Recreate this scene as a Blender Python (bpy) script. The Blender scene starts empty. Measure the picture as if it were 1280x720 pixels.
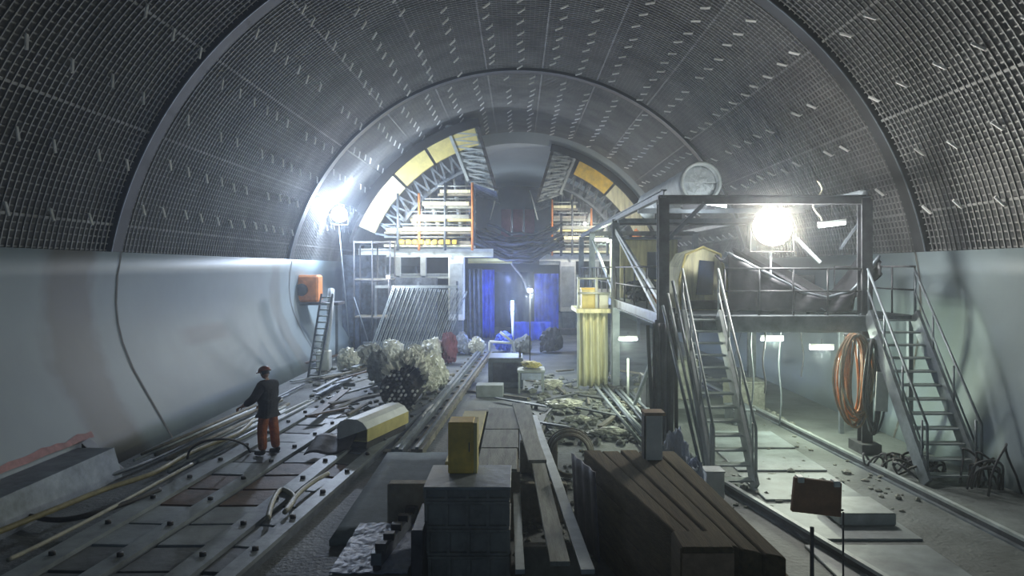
import bpy, math, random
from mathutils import Vector, Matrix, noise
random.seed(7)
R_ = random.Random(11)
C = bpy.context.scene.collection
SC = bpy.context.scene
# ------------------------------------------------------------------ camera
F = 900.0; VX = 648.0; VY = 336.0; EYE = 3.75
cam = bpy.data.cameras.new('camera'); camo = bpy.data.objects.new('camera', cam); C.objects.link(camo)
camo.location = (0, 0, EYE); camo.rotation_euler = (math.pi/2, 0, 0)
cam.sensor_width = 36; cam.lens = 36*F/1280; cam.shift_x = -(VX-640)/1280; cam.shift_y = -(360-VY)/1280
cam.clip_start = 0.05; cam.clip_end = 300
SC.camera = camo
# ------------------------------------------------------------------ exposure, world
SC.view_settings.view_transform = 'Standard'; SC.view_settings.look = 'None'
SC.view_settings.exposure = -0.12; SC.view_settings.gamma = 1; SC.view_settings.use_curve_mapping = False
SC.cycles.use_denoising = True
SC.cycles.max_bounces = 8; SC.cycles.volume_bounces = 1; SC.cycles.sample_clamp_indirect = 4
W = bpy.data.worlds.new('world'); SC.world = W; W.use_nodes = True
W.node_tree.nodes['Background'].inputs[0].default_value = (0.42, 0.60, 0.95, 1)
W.node_tree.nodes['Background'].inputs[1].default_value = 0.09
HAZE = 0.0042
LAMP_LEFT = 2300; LAMP_RIGHT = 720; LAMP_GANTRY = 600; LAMP_FAR = 480; TUBE = 30; GLARE = .07
# added cool fill light from behind the camera, no visible source
al = bpy.data.lights.new('fill_light', 'AREA'); al.shape = 'RECTANGLE'; al.size = 12; al.size_y = 6
al.energy = 75; al.color = (0.47, 0.72, 1.0)
alo = bpy.data.objects.new('fill_light', al); C.objects.link(alo); alo.location = (0, -7, 5); alo.rotation_euler = (math.radians(84), 0, 0)

# ------------------------------------------------------------------ helpers
def P(px, py, Y):
    return Vector(((px-VX)/F*Y, Y, EYE-(py-VY)/F*Y))
def G(px, py, z=0.0):
    return P(px, py, (EYE-z)*F/(py-VY))
class MB:
    def __init__(s): s.v = []; s.f = []; s.sm = []
    def add(s, vs, fs, smooth=False):
        n = len(s.v); s.v += [tuple(v) for v in vs]; s.f += [tuple(i+n for i in f) for f in fs]; s.sm += [smooth]*len(fs); return s
    def box(s, x0, x1, y0, y1, z0, z1):
        return s.add([(x0,y0,z0),(x1,y0,z0),(x1,y1,z0),(x0,y1,z0),(x0,y0,z1),(x1,y0,z1),(x1,y1,z1),(x0,y1,z1)],
                     [(0,3,2,1),(4,5,6,7),(0,1,5,4),(1,2,6,5),(2,3,7,6),(3,0,4,7)])
    def bbox(s, x0, x1, y0, y1, z0, z1, b=0.01):
        # box with chamfered edges: three crossed slabs hull
        vs = []
        for sx, X in ((1,x0),(-1,x1)):
            for sy, Y in ((1,y0),(-1,y1)):
                for sz, Z in ((1,z0),(-1,z1)):
                    vs += [(X,Y+sy*b,Z+sz*b),(X+sx*b,Y,Z+sz*b),(X+sx*b,Y+sy*b,Z)]
        import bmesh
        bm = bmesh.new(); [bm.verts.new(v) for v in vs]
        bmesh.ops.convex_hull(bm, input=bm.verts); bm.verts.index_update()
        s.add([v.co[:] for v in bm.verts], [[v.index for v in f.verts] for f in bm.faces]); bm.free(); return s
    def beam(s, a, b, w, h, up=(0,0,1)):
        a = Vector(a); b = Vector(b); d = (b-a).normalized(); u = Vector(up)
        if abs(d.dot(u)) > .98: u = Vector((0,1,0))
        r = d.cross(u).normalized(); u = r.cross(d).normalized()
        vs = [p + r*sx*w/2 + u*sz*h/2 for p in (a,b) for sx, sz in ((-1,-1),(1,-1),(1,1),(-1,1))]
        return s.add(vs, [(0,3,2,1),(4,5,6,7),(0,1,5,4),(1,2,6,5),(2,3,7,6),(3,0,4,7)])
    def ibeam(s, a, b, w, h, t=.02):
        a = Vector(a); b = Vector(b); d=(b-a).normalized(); u = Vector((0,0,1))
        if abs(d.z) > .98: u = Vector((0,1,0))
        r = d.cross(u).normalized(); u = r.cross(d).normalized()
        s.beam(a+u*(h/2-t/2), b+u*(h/2-t/2), w, t); s.beam(a-u*(h/2-t/2), b-u*(h/2-t/2), w, t); s.beam(a, b, t, h-2*t)
        return s
    def tube(s, pts, r, n=8, cap=True):
        pts = [Vector(p) for p in pts]; m = len(pts); N = None; vs = []; fs = []
        for i, p in enumerate(pts):
            d = (pts[min(i+1,m-1)] - pts[max(i-1,0)]).normalized()
            if N is None:
                N = Vector((0,0,1)) if abs(d.z) < .9 else Vector((1,0,0))
            N = (N - d*N.dot(d)).normalized(); B = d.cross(N)
            rr = r[i] if isinstance(r, (list,tuple)) else r
            for k in range(n):
                t = 2*math.pi*k/n; vs.append(p + (N*math.cos(t) + B*math.sin(t))*rr)
        for i in range(m-1):
            for k in range(n):
                fs.append((i*n+k, i*n+(k+1)%n, (i+1)*n+(k+1)%n, (i+1)*n+k))
        if cap: fs.append(tuple(range(n))[::-1]); fs.append(tuple((m-1)*n+k for k in range(n)))
        return s.add(vs, fs, n > 5)
    def prism(s, poly, y0, y1):            # poly in (x,z)
        n = len(poly)
        return s.add([(x,y0,z) for x,z in poly]+[(x,y1,z) for x,z in poly],
                     [tuple(range(n)), tuple(range(2*n-1,n-1,-1))]+[(i,i+n,(i+1)%n+n,(i+1)%n) for i in range(n)])
    def grid(s, fn, nu, nv, thick=0.0, smooth=True):
        vs = [Vector(fn(i/nu, j/nv)) for j in range(nv+1) for i in range(nu+1)]
        fs = [(j*(nu+1)+i, j*(nu+1)+i+1, (j+1)*(nu+1)+i+1, (j+1)*(nu+1)+i) for j in range(nv) for i in range(nu)]
        return s.add(vs, fs, smooth)
    def build(s, name, m, parent=None, solid=0.0, bevel=0.0):
        me = bpy.data.meshes.new(name); me.from_pydata(s.v, [], s.f); me.polygons.foreach_set('use_smooth', s.sm); me.update()
        if m: me.materials.append(m)
        o = bpy.data.objects.new(name, me); C.objects.link(o)
        if parent:
            o.parent = parent
            o.matrix_parent_inverse = parent.matrix_world.inverted() if False else Matrix.Translation(-Vector(parent.location))
        if solid:
            q = o.modifiers.new('solidify','SOLIDIFY'); q.thickness = solid; q.offset = 0
        if bevel:
            q = o.modifiers.new('bevel','BEVEL'); q.width = bevel; q.segments = 2; q.limit_method = 'ANGLE'
        return o
def thing(name, label, cat, loc=(0,0,0), group=None):
    o = bpy.data.objects.new(name, None); C.objects.link(o); o.location = loc; o.empty_display_size = .1
    o['label'] = label; o['category'] = cat; o['kind'] = 'thing'
    if group: o['group'] = group
    return o
def tag(o, label, cat, group=None, kind=None):
    o['label'] = label; o['category'] = cat
    if group: o['group'] = group
    o['kind'] = kind or 'thing'
    return o
def struct(o, label=None):
    o['kind'] = 'structure'
    if label: o['label'] = label
    return o
def copy_tree(o, parent=None):
    c = o.copy(); C.objects.link(c); c.parent = parent
    for ch in list(o.children):
        copy_tree(ch, c)
    return c
# ------------------------------------------------------------------ materials (procedural)
def mat(name, col, rough=.6, metal=0.0, var=.25, scale=4.0, bump=.15, col2=None, dust=0.0, stretch=None, bscale=None):
    m = bpy.data.materials.new(name); m.use_nodes = True; nt = m.node_tree; N = nt.nodes; L = nt.links
    b = N['Principled BSDF']; b.inputs['Roughness'].default_value = rough; b.inputs['Metallic'].default_value = metal
    tc = N.new('ShaderNodeTexCoord'); mp = N.new('ShaderNodeMapping'); L.new(tc.outputs['Object'], mp.inputs[0])
    if stretch: mp.inputs['Scale'].default_value = stretch
    n1 = N.new('ShaderNodeTexNoise'); n1.inputs['Scale'].default_value = scale; n1.inputs['Detail'].default_value = 6; n1.inputs['Roughness'].default_value = .65
    L.new(mp.outputs[0], n1.inputs['Vector'])
    cr = N.new('ShaderNodeValToRGB'); e = cr.color_ramp.elements
    c2 = col2 or tuple(min(1, c*(1+var)) for c in col)
    c1 = tuple(c*(1-var) for c in col)
    e[0].position = .32; e[0].color = (*c1, 1); e[1].position = .68; e[1].color = (*c2, 1)
    L.new(n1.outputs['Fac'], cr.inputs[0]); out = cr.outputs[0]
    if dust:
        n2 = N.new('ShaderNodeTexNoise'); n2.inputs['Scale'].default_value = scale*.37; n2.inputs['Detail'].default_value = 4
        L.new(mp.outputs[0], n2.inputs['Vector'])
        mx = N.new('ShaderNodeMixRGB'); mx.inputs[2].default_value = (.22,.235,.23,1)
        r2 = N.new('ShaderNodeMapRange'); r2.inputs[1].default_value = .4; r2.inputs[2].default_value = .65; r2.inputs[4].default_value = dust
        L.new(n2.outputs['Fac'], r2.inputs[0]); L.new(r2.outputs[0], mx.inputs[0]); L.new(out, mx.inputs[1]); out = mx.outputs[0]
    L.new(out, b.inputs['Base Color'])
    if bump:
        bp = N.new('ShaderNodeBump'); bp.inputs['Strength'].default_value = bump; bp.inputs['Distance'].default_value = .03
        n3 = N.new('ShaderNodeTexNoise'); n3.inputs['Scale'].default_value = bscale or scale*5; n3.inputs['Detail'].default_value = 5
        L.new(mp.outputs[0], n3.inputs['Vector']); L.new(n3.outputs['Fac'], bp.inputs['Height']); L.new(bp.outputs[0], b.inputs['Normal'])
    return m
def emit(name, col, strength):
    m = bpy.data.materials.new(name); m.use_nodes = True; N = m.node_tree.nodes; b = N['Principled BSDF']
    b.inputs['Emission Color'].default_value = (*col, 1); b.inputs['Emission Strength'].default_value = strength
    b.inputs['Base Color'].default_value = (.8,.8,.8,1)
    return m
M = {}
M['floor'] = mat('muddy_floor', (.12,.135,.135), .65, 0, .55, .9, .7, dust=.5, bscale=14)
M['concrete'] = mat('lining_concrete', (.38,.43,.44), .55, 0, .10, .35, .06, bscale=30)
M['membrane'] = mat('tunnel_membrane', (.06,.06,.06), .75, 0, .45, .6, .2)
M['rebar'] = mat('rebar_steel', (.215,.215,.205), .6, .2, .35, .8, 0)
M['rib'] = mat('rib_steel', (.03,.03,.03), .6, .3, .3, 2, .1)
M['bulk'] = mat('dark_backing_clutter', (.05,.06,.08), .6, .2, .8, 2.2, .8, col2=(.22,.26,.32), bscale=4)
M['flap'] = mat('flap_mesh', (.20,.24,.27), .55, .2, .8, 3.5, .9, col2=(.62,.68,.68), bscale=6)
M['violet'] = mat('greyviolet_sheet', (.13,.12,.15), .6, 0, .3, 3, .2)
M['ramp'] = mat('ramp_concrete', (.13,.165,.16), .75, 0, .35, 2, .2)
M['black'] = mat('shade_and_stand_black', (.006,.006,.007), .9, 0, .1, 5, 0)  # black for the shaded gap at the shutter rim and for lamp stands
M['backing'] = mat('shade_sheet_dark', (.035,.045,.07), .8, 0, .6, 3, .5, col2=(.10,.13,.18))  # colour of the added sheets that darken the far left side
M['joint'] = mat('joint_dark', (.09,.09,.085), .8, 0, .2, 5, 0)
M['pin'] = mat('pin_zinc', (.93,.92,.86), .6, 0, .15, 3, 0)
M['steel'] = mat('grey_steel', (.17,.195,.22), .5, .4, .35, 3, .1)
M['darksteel'] = mat('dark_steel', (.085,.085,.095), .55, .4, .4, 4, .15)
M['palesteel'] = mat('pale_painted_steel', (.38,.42,.42), .5, .1, .25, 3, .08)
M['white'] = mat('white_painted_steel', (.75,.78,.74), .5, 0, .15, 3, .05)
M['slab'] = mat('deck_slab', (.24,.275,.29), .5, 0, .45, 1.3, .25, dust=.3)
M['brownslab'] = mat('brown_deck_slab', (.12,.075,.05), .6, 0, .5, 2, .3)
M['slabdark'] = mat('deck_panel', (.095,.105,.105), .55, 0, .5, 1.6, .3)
M['timber'] = mat('brown_timber', (.085,.058,.022), .92, 0, .4, 2.5, .35, stretch=(6,.5,6))
M['timberend'] = mat('timber_end', (.30,.20,.125), .8, 0, .3, 9, .2)
M['plank'] = mat('pale_plank', (.27,.28,.24), .7, 0, .35, 2.5, .2, stretch=(5,.6,5))
M['wood'] = mat('dusty_wood', (.23,.21,.16), .8, 0, .4, 3, .3)
M['yellow'] = mat('yellow_paint', (.78,.53,.06), .5, 0, .25, 3, .05)
M['yellowpale'] = mat('pale_yellow_panel', (.62,.54,.20), .6, 0, .2, 2, .05)
M['orange'] = mat('orange_paint', (.75,.26,.07), .6, 0, .25, 3, .05)
M['formwork'] = mat('grey_formwork', (.25,.25,.225), .7, .1, .4, 3, .25, dust=.25)
M['blue'] = mat('blue_sheet', (.06,.12,.75), .55, 0, .45, 1.2, .3)
M['bluepale'] = mat('pale_blue_sheet', (.42,.47,.60), .5, 0, .3, 4, .4)
M['red'] = mat('dull_red_sheet', (.22,.07,.09), .7, 0, .3, 2, .2)
M['plastic'] = mat('crinkled_plastic', (.72,.72,.62), .3, 0, .3, 6, 1.0, bscale=9)
M['whiteblock'] = mat('pale_block', (.66,.66,.56), .6, 0, .15, 4, .1)
M['canvas'] = mat('pale_canvas', (.72,.70,.46), .75, 0, .3, 2, .3, stretch=(4,4,.4))
M['darkcloth'] = mat('dark_tarpaulin', (.028,.027,.034), .6, 0, .5, 2, .6, bscale=5)
M['rubber'] = mat('black_rubber', (.035,.033,.03), .6, 0, .3, 6, .1)
M['hoseyellow'] = mat('olive_hose', (.25,.22,.10), .5, 0, .3, 6, .05)
M['hosepale'] = mat('pale_hose', (.36,.35,.27), .5, 0, .3, 6, .05)
M['hoseorange'] = mat('orange_hose', (.62,.25,.09), .5, 0, .3, 6, .05)
M['rubble'] = mat('rubble_grey', (.25,.26,.23), .85, 0, .5, 5, .6)
M['redpaint'] = mat('red_paint_mark', (.34,.16,.15), .7, 0, .3, 6, 0)
M['board'] = mat('brown_board', (.30,.135,.06), .6, 0, .3, 4, .15)
M['duct'] = mat('duct_cloth', (.42,.46,.48), .5, 0, .2, 5, .3)
M['pipe'] = mat('white_pipe', (.74,.74,.72), .4, 0, .15, 5, 0)
M['skin'] = mat('skin', (.42,.24,.17), .6, 0, .1, 20, 0)
M['jacket'] = mat('navy_jacket', (.028,.027,.036), .8, 0, .3, 18, .4)
M['trousers'] = mat('orange_trousers', (.42,.115,.035), .75, 0, .45, 7, .4)
M['helmet'] = mat('red_helmet', (.36,.10,.05), .4, 0, .1, 6, 0)
M['boot'] = mat('black_boot', (.03,.028,.026), .6, 0, .2, 8, .1)
M['glass'] = mat('dark_window', (.05,.07,.12), .15, 0, .2, 3, 0)
M['lampwarm'] = emit('lamp_warm', (1,.93,.74), 60)
M['lampcool'] = emit('lamp_cool', (.80,.86,1), 110)
M['tube'] = emit('tube_light', (.92,.97,1), 9)
M['bluelamp'] = emit('blue_lamp', (.25,.5,1), 18)
# stains and the ghost marks of the left wall live in the concrete
def wall_mat():
    m = mat('stained_concrete', (.19,.235,.25), .5, 0, .10, .35, .05, bscale=25); nt = m.node_tree; N = nt.nodes; L = nt.links
    b = N['Principled BSDF']; src = b.inputs['Base Color'].links[0].from_socket
    g = N.new('ShaderNodeNewGeometry'); sp = N.new('ShaderNodeSeparateXYZ'); L.new(g.outputs['Position'], sp.inputs[0])
    nz = N.new('ShaderNodeTexNoise'); nz.inputs['Scale'].default_value = 1.3; L.new(g.outputs['Position'], nz.inputs['Vector'])
    def math_(op, a, bb=None):
        q = N.new('ShaderNodeMath'); q.operation = op
        for i, v in enumerate((a, bb)):
            if v is None: continue
            if isinstance(v, (int,float)): q.inputs[i].default_value = v
            else: L.new(v, q.inputs[i])
        return q.outputs[0]
    y = math_('ADD', sp.outputs[1], math_('MULTIPLY', math_('SUBTRACT', nz.outputs['Fac'], .5), .7))
    def band(c, w, k):
        d = math_('ABSOLUTE', math_('SUBTRACT', y, c))
        r = N.new('ShaderNodeMapRange'); r.interpolation_type = 'SMOOTHSTEP'; r.inputs[1].default_value = w; r.inputs[2].default_value = w*.45
        r.inputs[3].default_value = 0; r.inputs[4].default_value = k; L.new(d, r.inputs[0]); return r.outputs[0]
    f = math_('MAXIMUM', band(14.3, 1.05, 1.0), band(26.4, .7, .5))
    # a smudge on bay two
    zz = band(20.2, 1.9, .6); dz = math_('ABSOLUTE', math_('SUBTRACT', sp.outputs[2], 1.95))
    r = N.new('ShaderNodeMapRange'); r.inputs[1].default_value = .32; r.inputs[2].default_value = .15; r.inputs[3].default_value = 0; r.inputs[4].default_value = 1
    L.new(dz, r.inputs[0]); f = math_('MAXIMUM', f, math_('MULTIPLY', zz, r.outputs[0]))
    left = math_('LESS_THAN', sp.outputs[0], 0); f = math_('MULTIPLY', f, left)
    mx = N.new('ShaderNodeMixRGB'); mx.inputs[2].default_value = (.085,.068,.04,1); L.new(math_('MULTIPLY', f, .75), mx.inputs[0]); L.new(src, mx.inputs[1])
    L.new(mx.outputs[0], b.inputs['Base Color']); return m
M['wall'] = wall_mat()

# ================================================================== STRUCTURE
YB, Y1, Y2, YF, YE = -9.0, 15.9, 28.0, 41.0, 62.0
CZ = 2.4
profL = [(8.83,4.12),(8.92,3.6),(8.95,3.0),(8.91,2.55),(8.80,2.1),(8.58,1.55),(8.27,1.0),(7.98,.5),(7.70,0.0)]
profR = [(8.83,4.12),(8.92,3.6),(8.95,3.0),(8.93,2.55),(8.88,2.1),(8.78,1.55),(8.64,1.0),(8.50,.5),(8.35,0.0)]
struct(MB().box(-8.3,8.8,YB,YE,-.3,0).build('floor', M['floor']), 'muddy grey tunnel floor strewn with dust')
def wall(side):
    s = -1 if side == 'left' else 1
    prof = profL if s < 0 else profR
    poly = [(s*x,z) for x,z in prof] + [(s*8.9,-.3),(s*10,-.3),(s*10,4.12)]
    mb = MB(); n = len(poly); ys = [YB+(YE-YB)*k/24 for k in range(25)]
    mb.v = [(x,y,z) for y in ys for x,z in poly]
    for j in range(24):
        for i in range(n):
            mb.f.append((j*n+i, j*n+(i+1)%n, (j+1)*n+(i+1)%n, (j+1)*n+i)); mb.sm.append(i < 8)
    mb.f += [tuple(range(n)), tuple(range(24*n+n-1,24*n-1,-1))]; mb.sm += [False,False]
    o = struct(mb.build('wall_'+side, M['wall']), 'pale concrete lower lining, '+side+' side')
    for y in (Y1+.1, Y2+.1, 3.6):
        MB().add([(s*(x-.012),yy,z) for yy in (y-.035,y+.035) for x,z in prof], [(i,i+1,i+1+len(prof),i+len(prof)) for i in range(len(prof)-1)]).build('construction_joint', M['joint'], o)
wall('left'); wall('right')
def arc(r, n, a0, a1): return [(r*math.sin(a0+(a1-a0)*i/n), CZ+r*math.cos(a0+(a1-a0)*i/n)) for i in range(n+1)]
TH = math.radians(79.4)
def shell(name, r, t, y0, y1, m, label, n=72, a=TH):
    A = arc(r, n, -a, a); B = arc(r+t, n, -a, a); mb = MB(); k = n+1
    mb.add([(x,y0,z) for x,z in A]+[(x,y1,z) for x,z in A], [(i,i+1,i+1+k,i+k) for i in range(n)], True)
    mb.add([(x,y0,z) for x,z in B]+[(x,y1,z) for x,z in B], [(i+k,i+1+k,i+1,i) for i in range(n)], True)
    mb.add([(x,y0,z) for x,z in A]+[(x,y0,z) for x,z in B], [(i,i+k,i+1+k,i+1) for i in range(n)])
    return struct(mb.build(name, m), label)
ceil = shell('ceiling', 9.38, .25, YB, YF, M['membrane'], 'dark vaulted tunnel roof waiting for concrete')
rb = MB()
for i in range(176):                                    # bars along the tunnel
    a = -TH+2*TH*(i+.5)/176; x, z = 9.16*math.sin(a), CZ+9.16*math.cos(a); w = .013
    if i % 15 == 4: w = .026
    tx, tz = math.cos(a)*w, -math.sin(a)*w; nx, nz = math.sin(a)*w, math.cos(a)*w
    vs = [(x+sx*tx+sn*nx, y, z+sx*tz+sn*nz) for y in (YB+.1, YF-.1) for sx, sn in ((-1,-1),(1,-1),(1,1),(-1,1))]
    rb.add(vs, [(0,1,5,4),(1,2,6,5),(2,3,7,6),(3,0,4,7)])
rb.build('lengthwise_rebar', M['rebar'], ceil)
rb = MB(); y = YB+.3; n = 56
while y < YF-.2:                                        # hoops
    for r in (9.12,):
        A = arc(r, n, -TH, TH); B = arc(r+.03, n, -TH, TH); w = .012; k = n+1
        rb.add([(x,y-w,z) for x,z in A]+[(x,y+w,z) for x,z in A]+[(x,y+w,z) for x,z in B]+[(x,y-w,z) for x,z in B],
               [(i+a_*k,i+1+a_*k,i+1+b_*k,i+b_*k) for i in range(n) for a_, b_ in ((0,1),(1,2),(3,0))])
    y += .165
rb.build('hoop_rebar', M['rebar'], ceil)
for k, (yy, r) in enumerate(((Y1,9.03),(Y2,9.0))):
    t = shell('trim_%d' % (k+1), r, .22, yy-.2, yy+.2, M['rib'], 'curved steel rib across the tunnel roof', 80)
    A = arc(r-.01, 80, -TH, TH); B = arc(r+.012, 80, -TH, TH); mb = MB(); q = 81
    for ya in (yy-.23, ):
        mb.add([(x,ya,z) for x,z in A]+[(x,ya+.03,z) for x,z in A]+[(x,ya,z) for x,z in B], [(i,i+1,i+1+q,i+q) for i in range(80)]+[(i+1,i,i+2*q,i+1+2*q) for i in range(80)])
    mb.build('rib_lip', M['steel'], t)
# anchor pins that stick out of the cage in rows
pins = []
rows1 = [-72,-65,-57.5,-50,-41,-33.5,-27,-20.5,-13.5,-5.5,1,9,15.5,23,31,38,46,54,62,70]
def bay(y0, y1, rows, dy, off):
    for q, deg in enumerate(rows):
        y = y0+off*(q % 2)*dy+.35
        while y < y1:
            if R_.random() > .07: pins.append((math.radians(deg+R_.uniform(-.35,.35)), y+R_.uniform(-.12,.12)))
            y += dy
bay(4, Y1-.4, [-74,-66,-57,-48,-38,-27,-16,-5,6,17,28,38,48,57,66,74], 1.15, .5)
bay(Y1+.4, Y2-.5, rows1, .98, .3)
bay(Y2+.5, YF-.4, [r_+3.2 for r_ in rows1], 1.0, .3)
pins.sort(key=lambda p: p[1])
def pin_mesh(mb, a, y, o=(0,0,0)):
    c, s = math.cos(a), math.sin(a); base = Vector((9.14*s, y, CZ+9.14*c))
    d = Vector((-c, 0, s)) + Vector((-s, 0, -c))*.62; d.normalize()
    L = .24; b = base - d*.02 + Vector((-s,0,-c))*.05
    mb.tube([b+Vector((s,0,c))*.08, b], .012, 4); mb.tube([b, b+d*L], .030, 5)
for a, y in pins[:100]:
    mb = MB(); pin_mesh(mb, a, y); mb.build('anchor_pin', M['pin'], ceil)
mb = MB()
for a, y in pins[100:]: pin_mesh(mb, a, y)
o = mb.build('anchor_pins_beyond', M['pin'], ceil); o['kind'] = 'stuff'
far = shell('ceiling', 8.5, .9, YF, YE, M['concrete'], 'smooth finished vault beyond the shutter', 60)
# bulkhead at the far end
poly = [(x,z) for x,z in arc(8.5, 40, -TH, TH)] + [(8.83,4.12),(7.7,0),(-7.7,0),(-8.83,4.12)]
struct(MB().prism(poly, YE, YE+.3).build('wall_far', M['membrane']), 'dark far end of the tunnel')

# haze of dust and moisture that fills the tunnel
hm = bpy.data.materials.new('haze'); hm.use_nodes = True; nt = hm.node_tree; nt.nodes.clear()
vs_ = nt.nodes.new('ShaderNodeVolumeScatter'); vs_.inputs['Density'].default_value = HAZE; vs_.inputs['Anisotropy'].default_value = .78
vs_.inputs['Color'].default_value = (.82,.90,1,1)
mo = nt.nodes.new('ShaderNodeOutputMaterial'); nt.links.new(vs_.outputs[0], mo.inputs['Volume'])
if HAZE > 0:
    tag(MB().box(-8.9,8.9,1.0,YE-.5,.002,11.5).build('haze', hm), 'thin dusty haze filling the tunnel', 'haze', kind='stuff')

# ================================================================== LAMPS
def lamp_light(parent, loc, energy, col, size=.2):
    l = bpy.data.lights.new('lamp_light', 'POINT'); l.energy = energy; l.color = col; l.shadow_soft_size = size
    o = bpy.data.objects.new('lamp_light', l); C.objects.link(o); o.parent = parent; o.location = Vector(loc)-Vector(parent.location); return o
def floodlight(loc, label, r, em, energy, col, toward=(0,-1,-.1), hang=None, group=None):
    t = thing('floodlight', label, 'lamp', loc, group); d = Vector(toward).normalized(); p = Vector(loc)
    hs = MB().tube([p+d*.02, p-d*.12, p-d*.22, p-d*.30], [r*1.06, r*1.02, r*.7, r*.25], 20).build('housing', M['darksteel'], t)
    MB().tube([p+d*.021, p+d*.07, p+d*.10], [r, r*.85, r*.3], 20).build('lens', em, hs)
    side = d.cross(Vector((0,0,1))).normalized()
    MB().tube([p+side*r*1.1, p+side*r*1.12-Vector((0,0,r*1.3)), p-side*r*1.12-Vector((0,0,r*1.3)), p-side*r*1.1], .018, 6).build('bracket', M['rubber'], t)
    if hang: MB().tube([p-d*.1-Vector((0,0,r*1.3)), Vector(hang)], .025, 6).build('stand', M['steel'], t)
    lamp_light(t, p+d*.32, energy, col, r*.8); return t
pl = P(424,268,31.5)
floodlight(pl, 'blazing blue-white floodlight high at the left wall', .34, M['lampcool'], LAMP_LEFT, (.62,.76,1), (.35,-.8,.1), (pl.x+.45, pl.y+.2, 0))
pr = P(965,284,15.3)
floodlight(pr, 'blazing warm floodlight on the right gantry beside the stairs', .40, M['lampwarm'], LAMP_RIGHT, (.97,.97,.93), (-.1,-1,.1), (pr.x,pr.y+.1,2.83))
def tube_light(a, b, label, energy=TUBE, hang=.5, col=(.88,.96,1)):
    a = Vector(a); b = Vector(b); mid = (a+b)/2; t = thing('tube_light', label, 'lamp', mid)
    MB().tube([a,b], .035, 8).build('tube', M['tube'], t)
    MB().beam(a+Vector((0,0,.06)), b+Vector((0,0,.06)), .09, .05).build('batten', M['white'], t)
    if hang: MB().tube([mid+Vector((0,0,.06)), mid+Vector((0,0,hang))], .008, 5).build('cable', M['rubber'], t)
    lamp_light(t, mid-Vector((0,0,.12)), energy, col, .12)

# added scattering ball that imitates the glare around the warm floodlight
dm = bpy.data.materials.new('glare_ball'); dm.use_nodes = True; nt = dm.node_tree; nt.nodes.clear()
v1 = nt.nodes.new('ShaderNodeVolumeScatter'); v1.inputs['Anisotropy'].default_value = .5; v1.inputs['Color'].default_value = (1,.95,.82,1)
tc_ = nt.nodes.new('ShaderNodeTexCoord'); ln = nt.nodes.new('ShaderNodeVectorMath'); ln.operation = 'LENGTH'; nt.links.new(tc_.outputs['Object'], ln.inputs[0])
mr = nt.nodes.new('ShaderNodeMapRange'); mr.interpolation_type = 'SMOOTHSTEP'; mr.inputs[1].default_value = 1.25; mr.inputs[2].default_value = .2; mr.inputs[3].default_value = 0; mr.inputs[4].default_value = GLARE
nt.links.new(ln.outputs['Value'], mr.inputs[0]); nt.links.new(mr.outputs[0], v1.inputs['Density'])
mo = nt.nodes.new('ShaderNodeOutputMaterial'); nt.links.new(v1.outputs[0], mo.inputs['Volume'])
import bmesh
bm = bmesh.new(); bmesh.ops.create_icosphere(bm, subdivisions=3, radius=1.3); me = bpy.data.meshes.new('glare_ball'); bm.to_mesh(me); bm.free(); me.materials.append(dm)
dc_ = bpy.data.objects.new('glare_haze', me); C.objects.link(dc_); dc_.location = pr; tag(dc_, 'added haze ball imitating the glare around the warm floodlight', 'haze', kind='stuff')

# ================================================================== RIGHT GANTRY (work train on rails)
GX0, GX1, GY0, GY1, GZ, GR = 2.97, 7.12, 14.7, 34.0, 2.8, 5.17
frames = [14.8, 22.0, 29.0, 34.0]
gt = thing('work_gantry', 'grey steel work gantry with raised deck along the right side', 'gantry', (5,14.8,0))
for fy in frames:
    for gx in (GX0, GX1):
        MB().ibeam((gx,fy,.18), (gx,fy,GR), .22, .22, .03).build('column', M['darksteel'] if fy < 15 else M['steel'], gt)
        MB().box(gx-.2,gx+.2,fy-.3,fy+.3,0.0,.2).build('wheel_block', M['darksteel'], gt)
    MB().ibeam((GX0-.1,fy,GR), (GX1+.1,fy,GR), .16, .18).build('roof_beam', M['darksteel'], gt)
    MB().ibeam((GX0,fy,GZ-.22), (GX1,fy,GZ-.22), .2, .26).build('deck_beam', M['steel'], gt)
for gx in (GX0, GX1):
    MB().ibeam((gx,GY0,GR+.12), (gx,GY1,GR+.12), .12, .16).build('roof_rail', M['steel'], gt)
    MB().ibeam((gx,GY0,GZ-.1), (gx,GY1,GZ-.1), .14, .26).build('deck_girder', M['steel'], gt)
MB().bbox(GX0+.75,GX1+.05,GY0-.12,GY0+.03,GZ-.32,GZ-.0,.01).build('front_fascia', M['steel'], gt)
d = MB()
y = GY0
while y < GY1:
    d.box(GX0+.05, GX1-.05, y, y+.46, GZ-.06, GZ); y += .48
d.build('deck_plating', M['steel'], gt)
for (a, b) in (((GX0,14.8,3.0),(GX0,21.9,4.95)), ((GX0,22.0,4.9),(GX0,15.1,2.75)), ((GX0,22,2.9),(GX0,28.8,4.9)), ((GX0,14.9,2.4),(GX0,18.4,.3))):
    MB().beam(a, b, .07, .09).build('brace', M['palesteel'], gt)
MB().beam((GX0+.1,14.8,4.35), (GX0+.85,14.8,5.1), .08, .08).build('brace', M['steel'], gt)
MB().beam(P(1050,312,15.6), P(1085,262,15.6), .05, .05).build('brace', M['steel'], gt)
MB().beam(P(995,298,15.4), P(1025,328,15.4), .07, .07).build('brace', M['palesteel'], gt)
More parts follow.
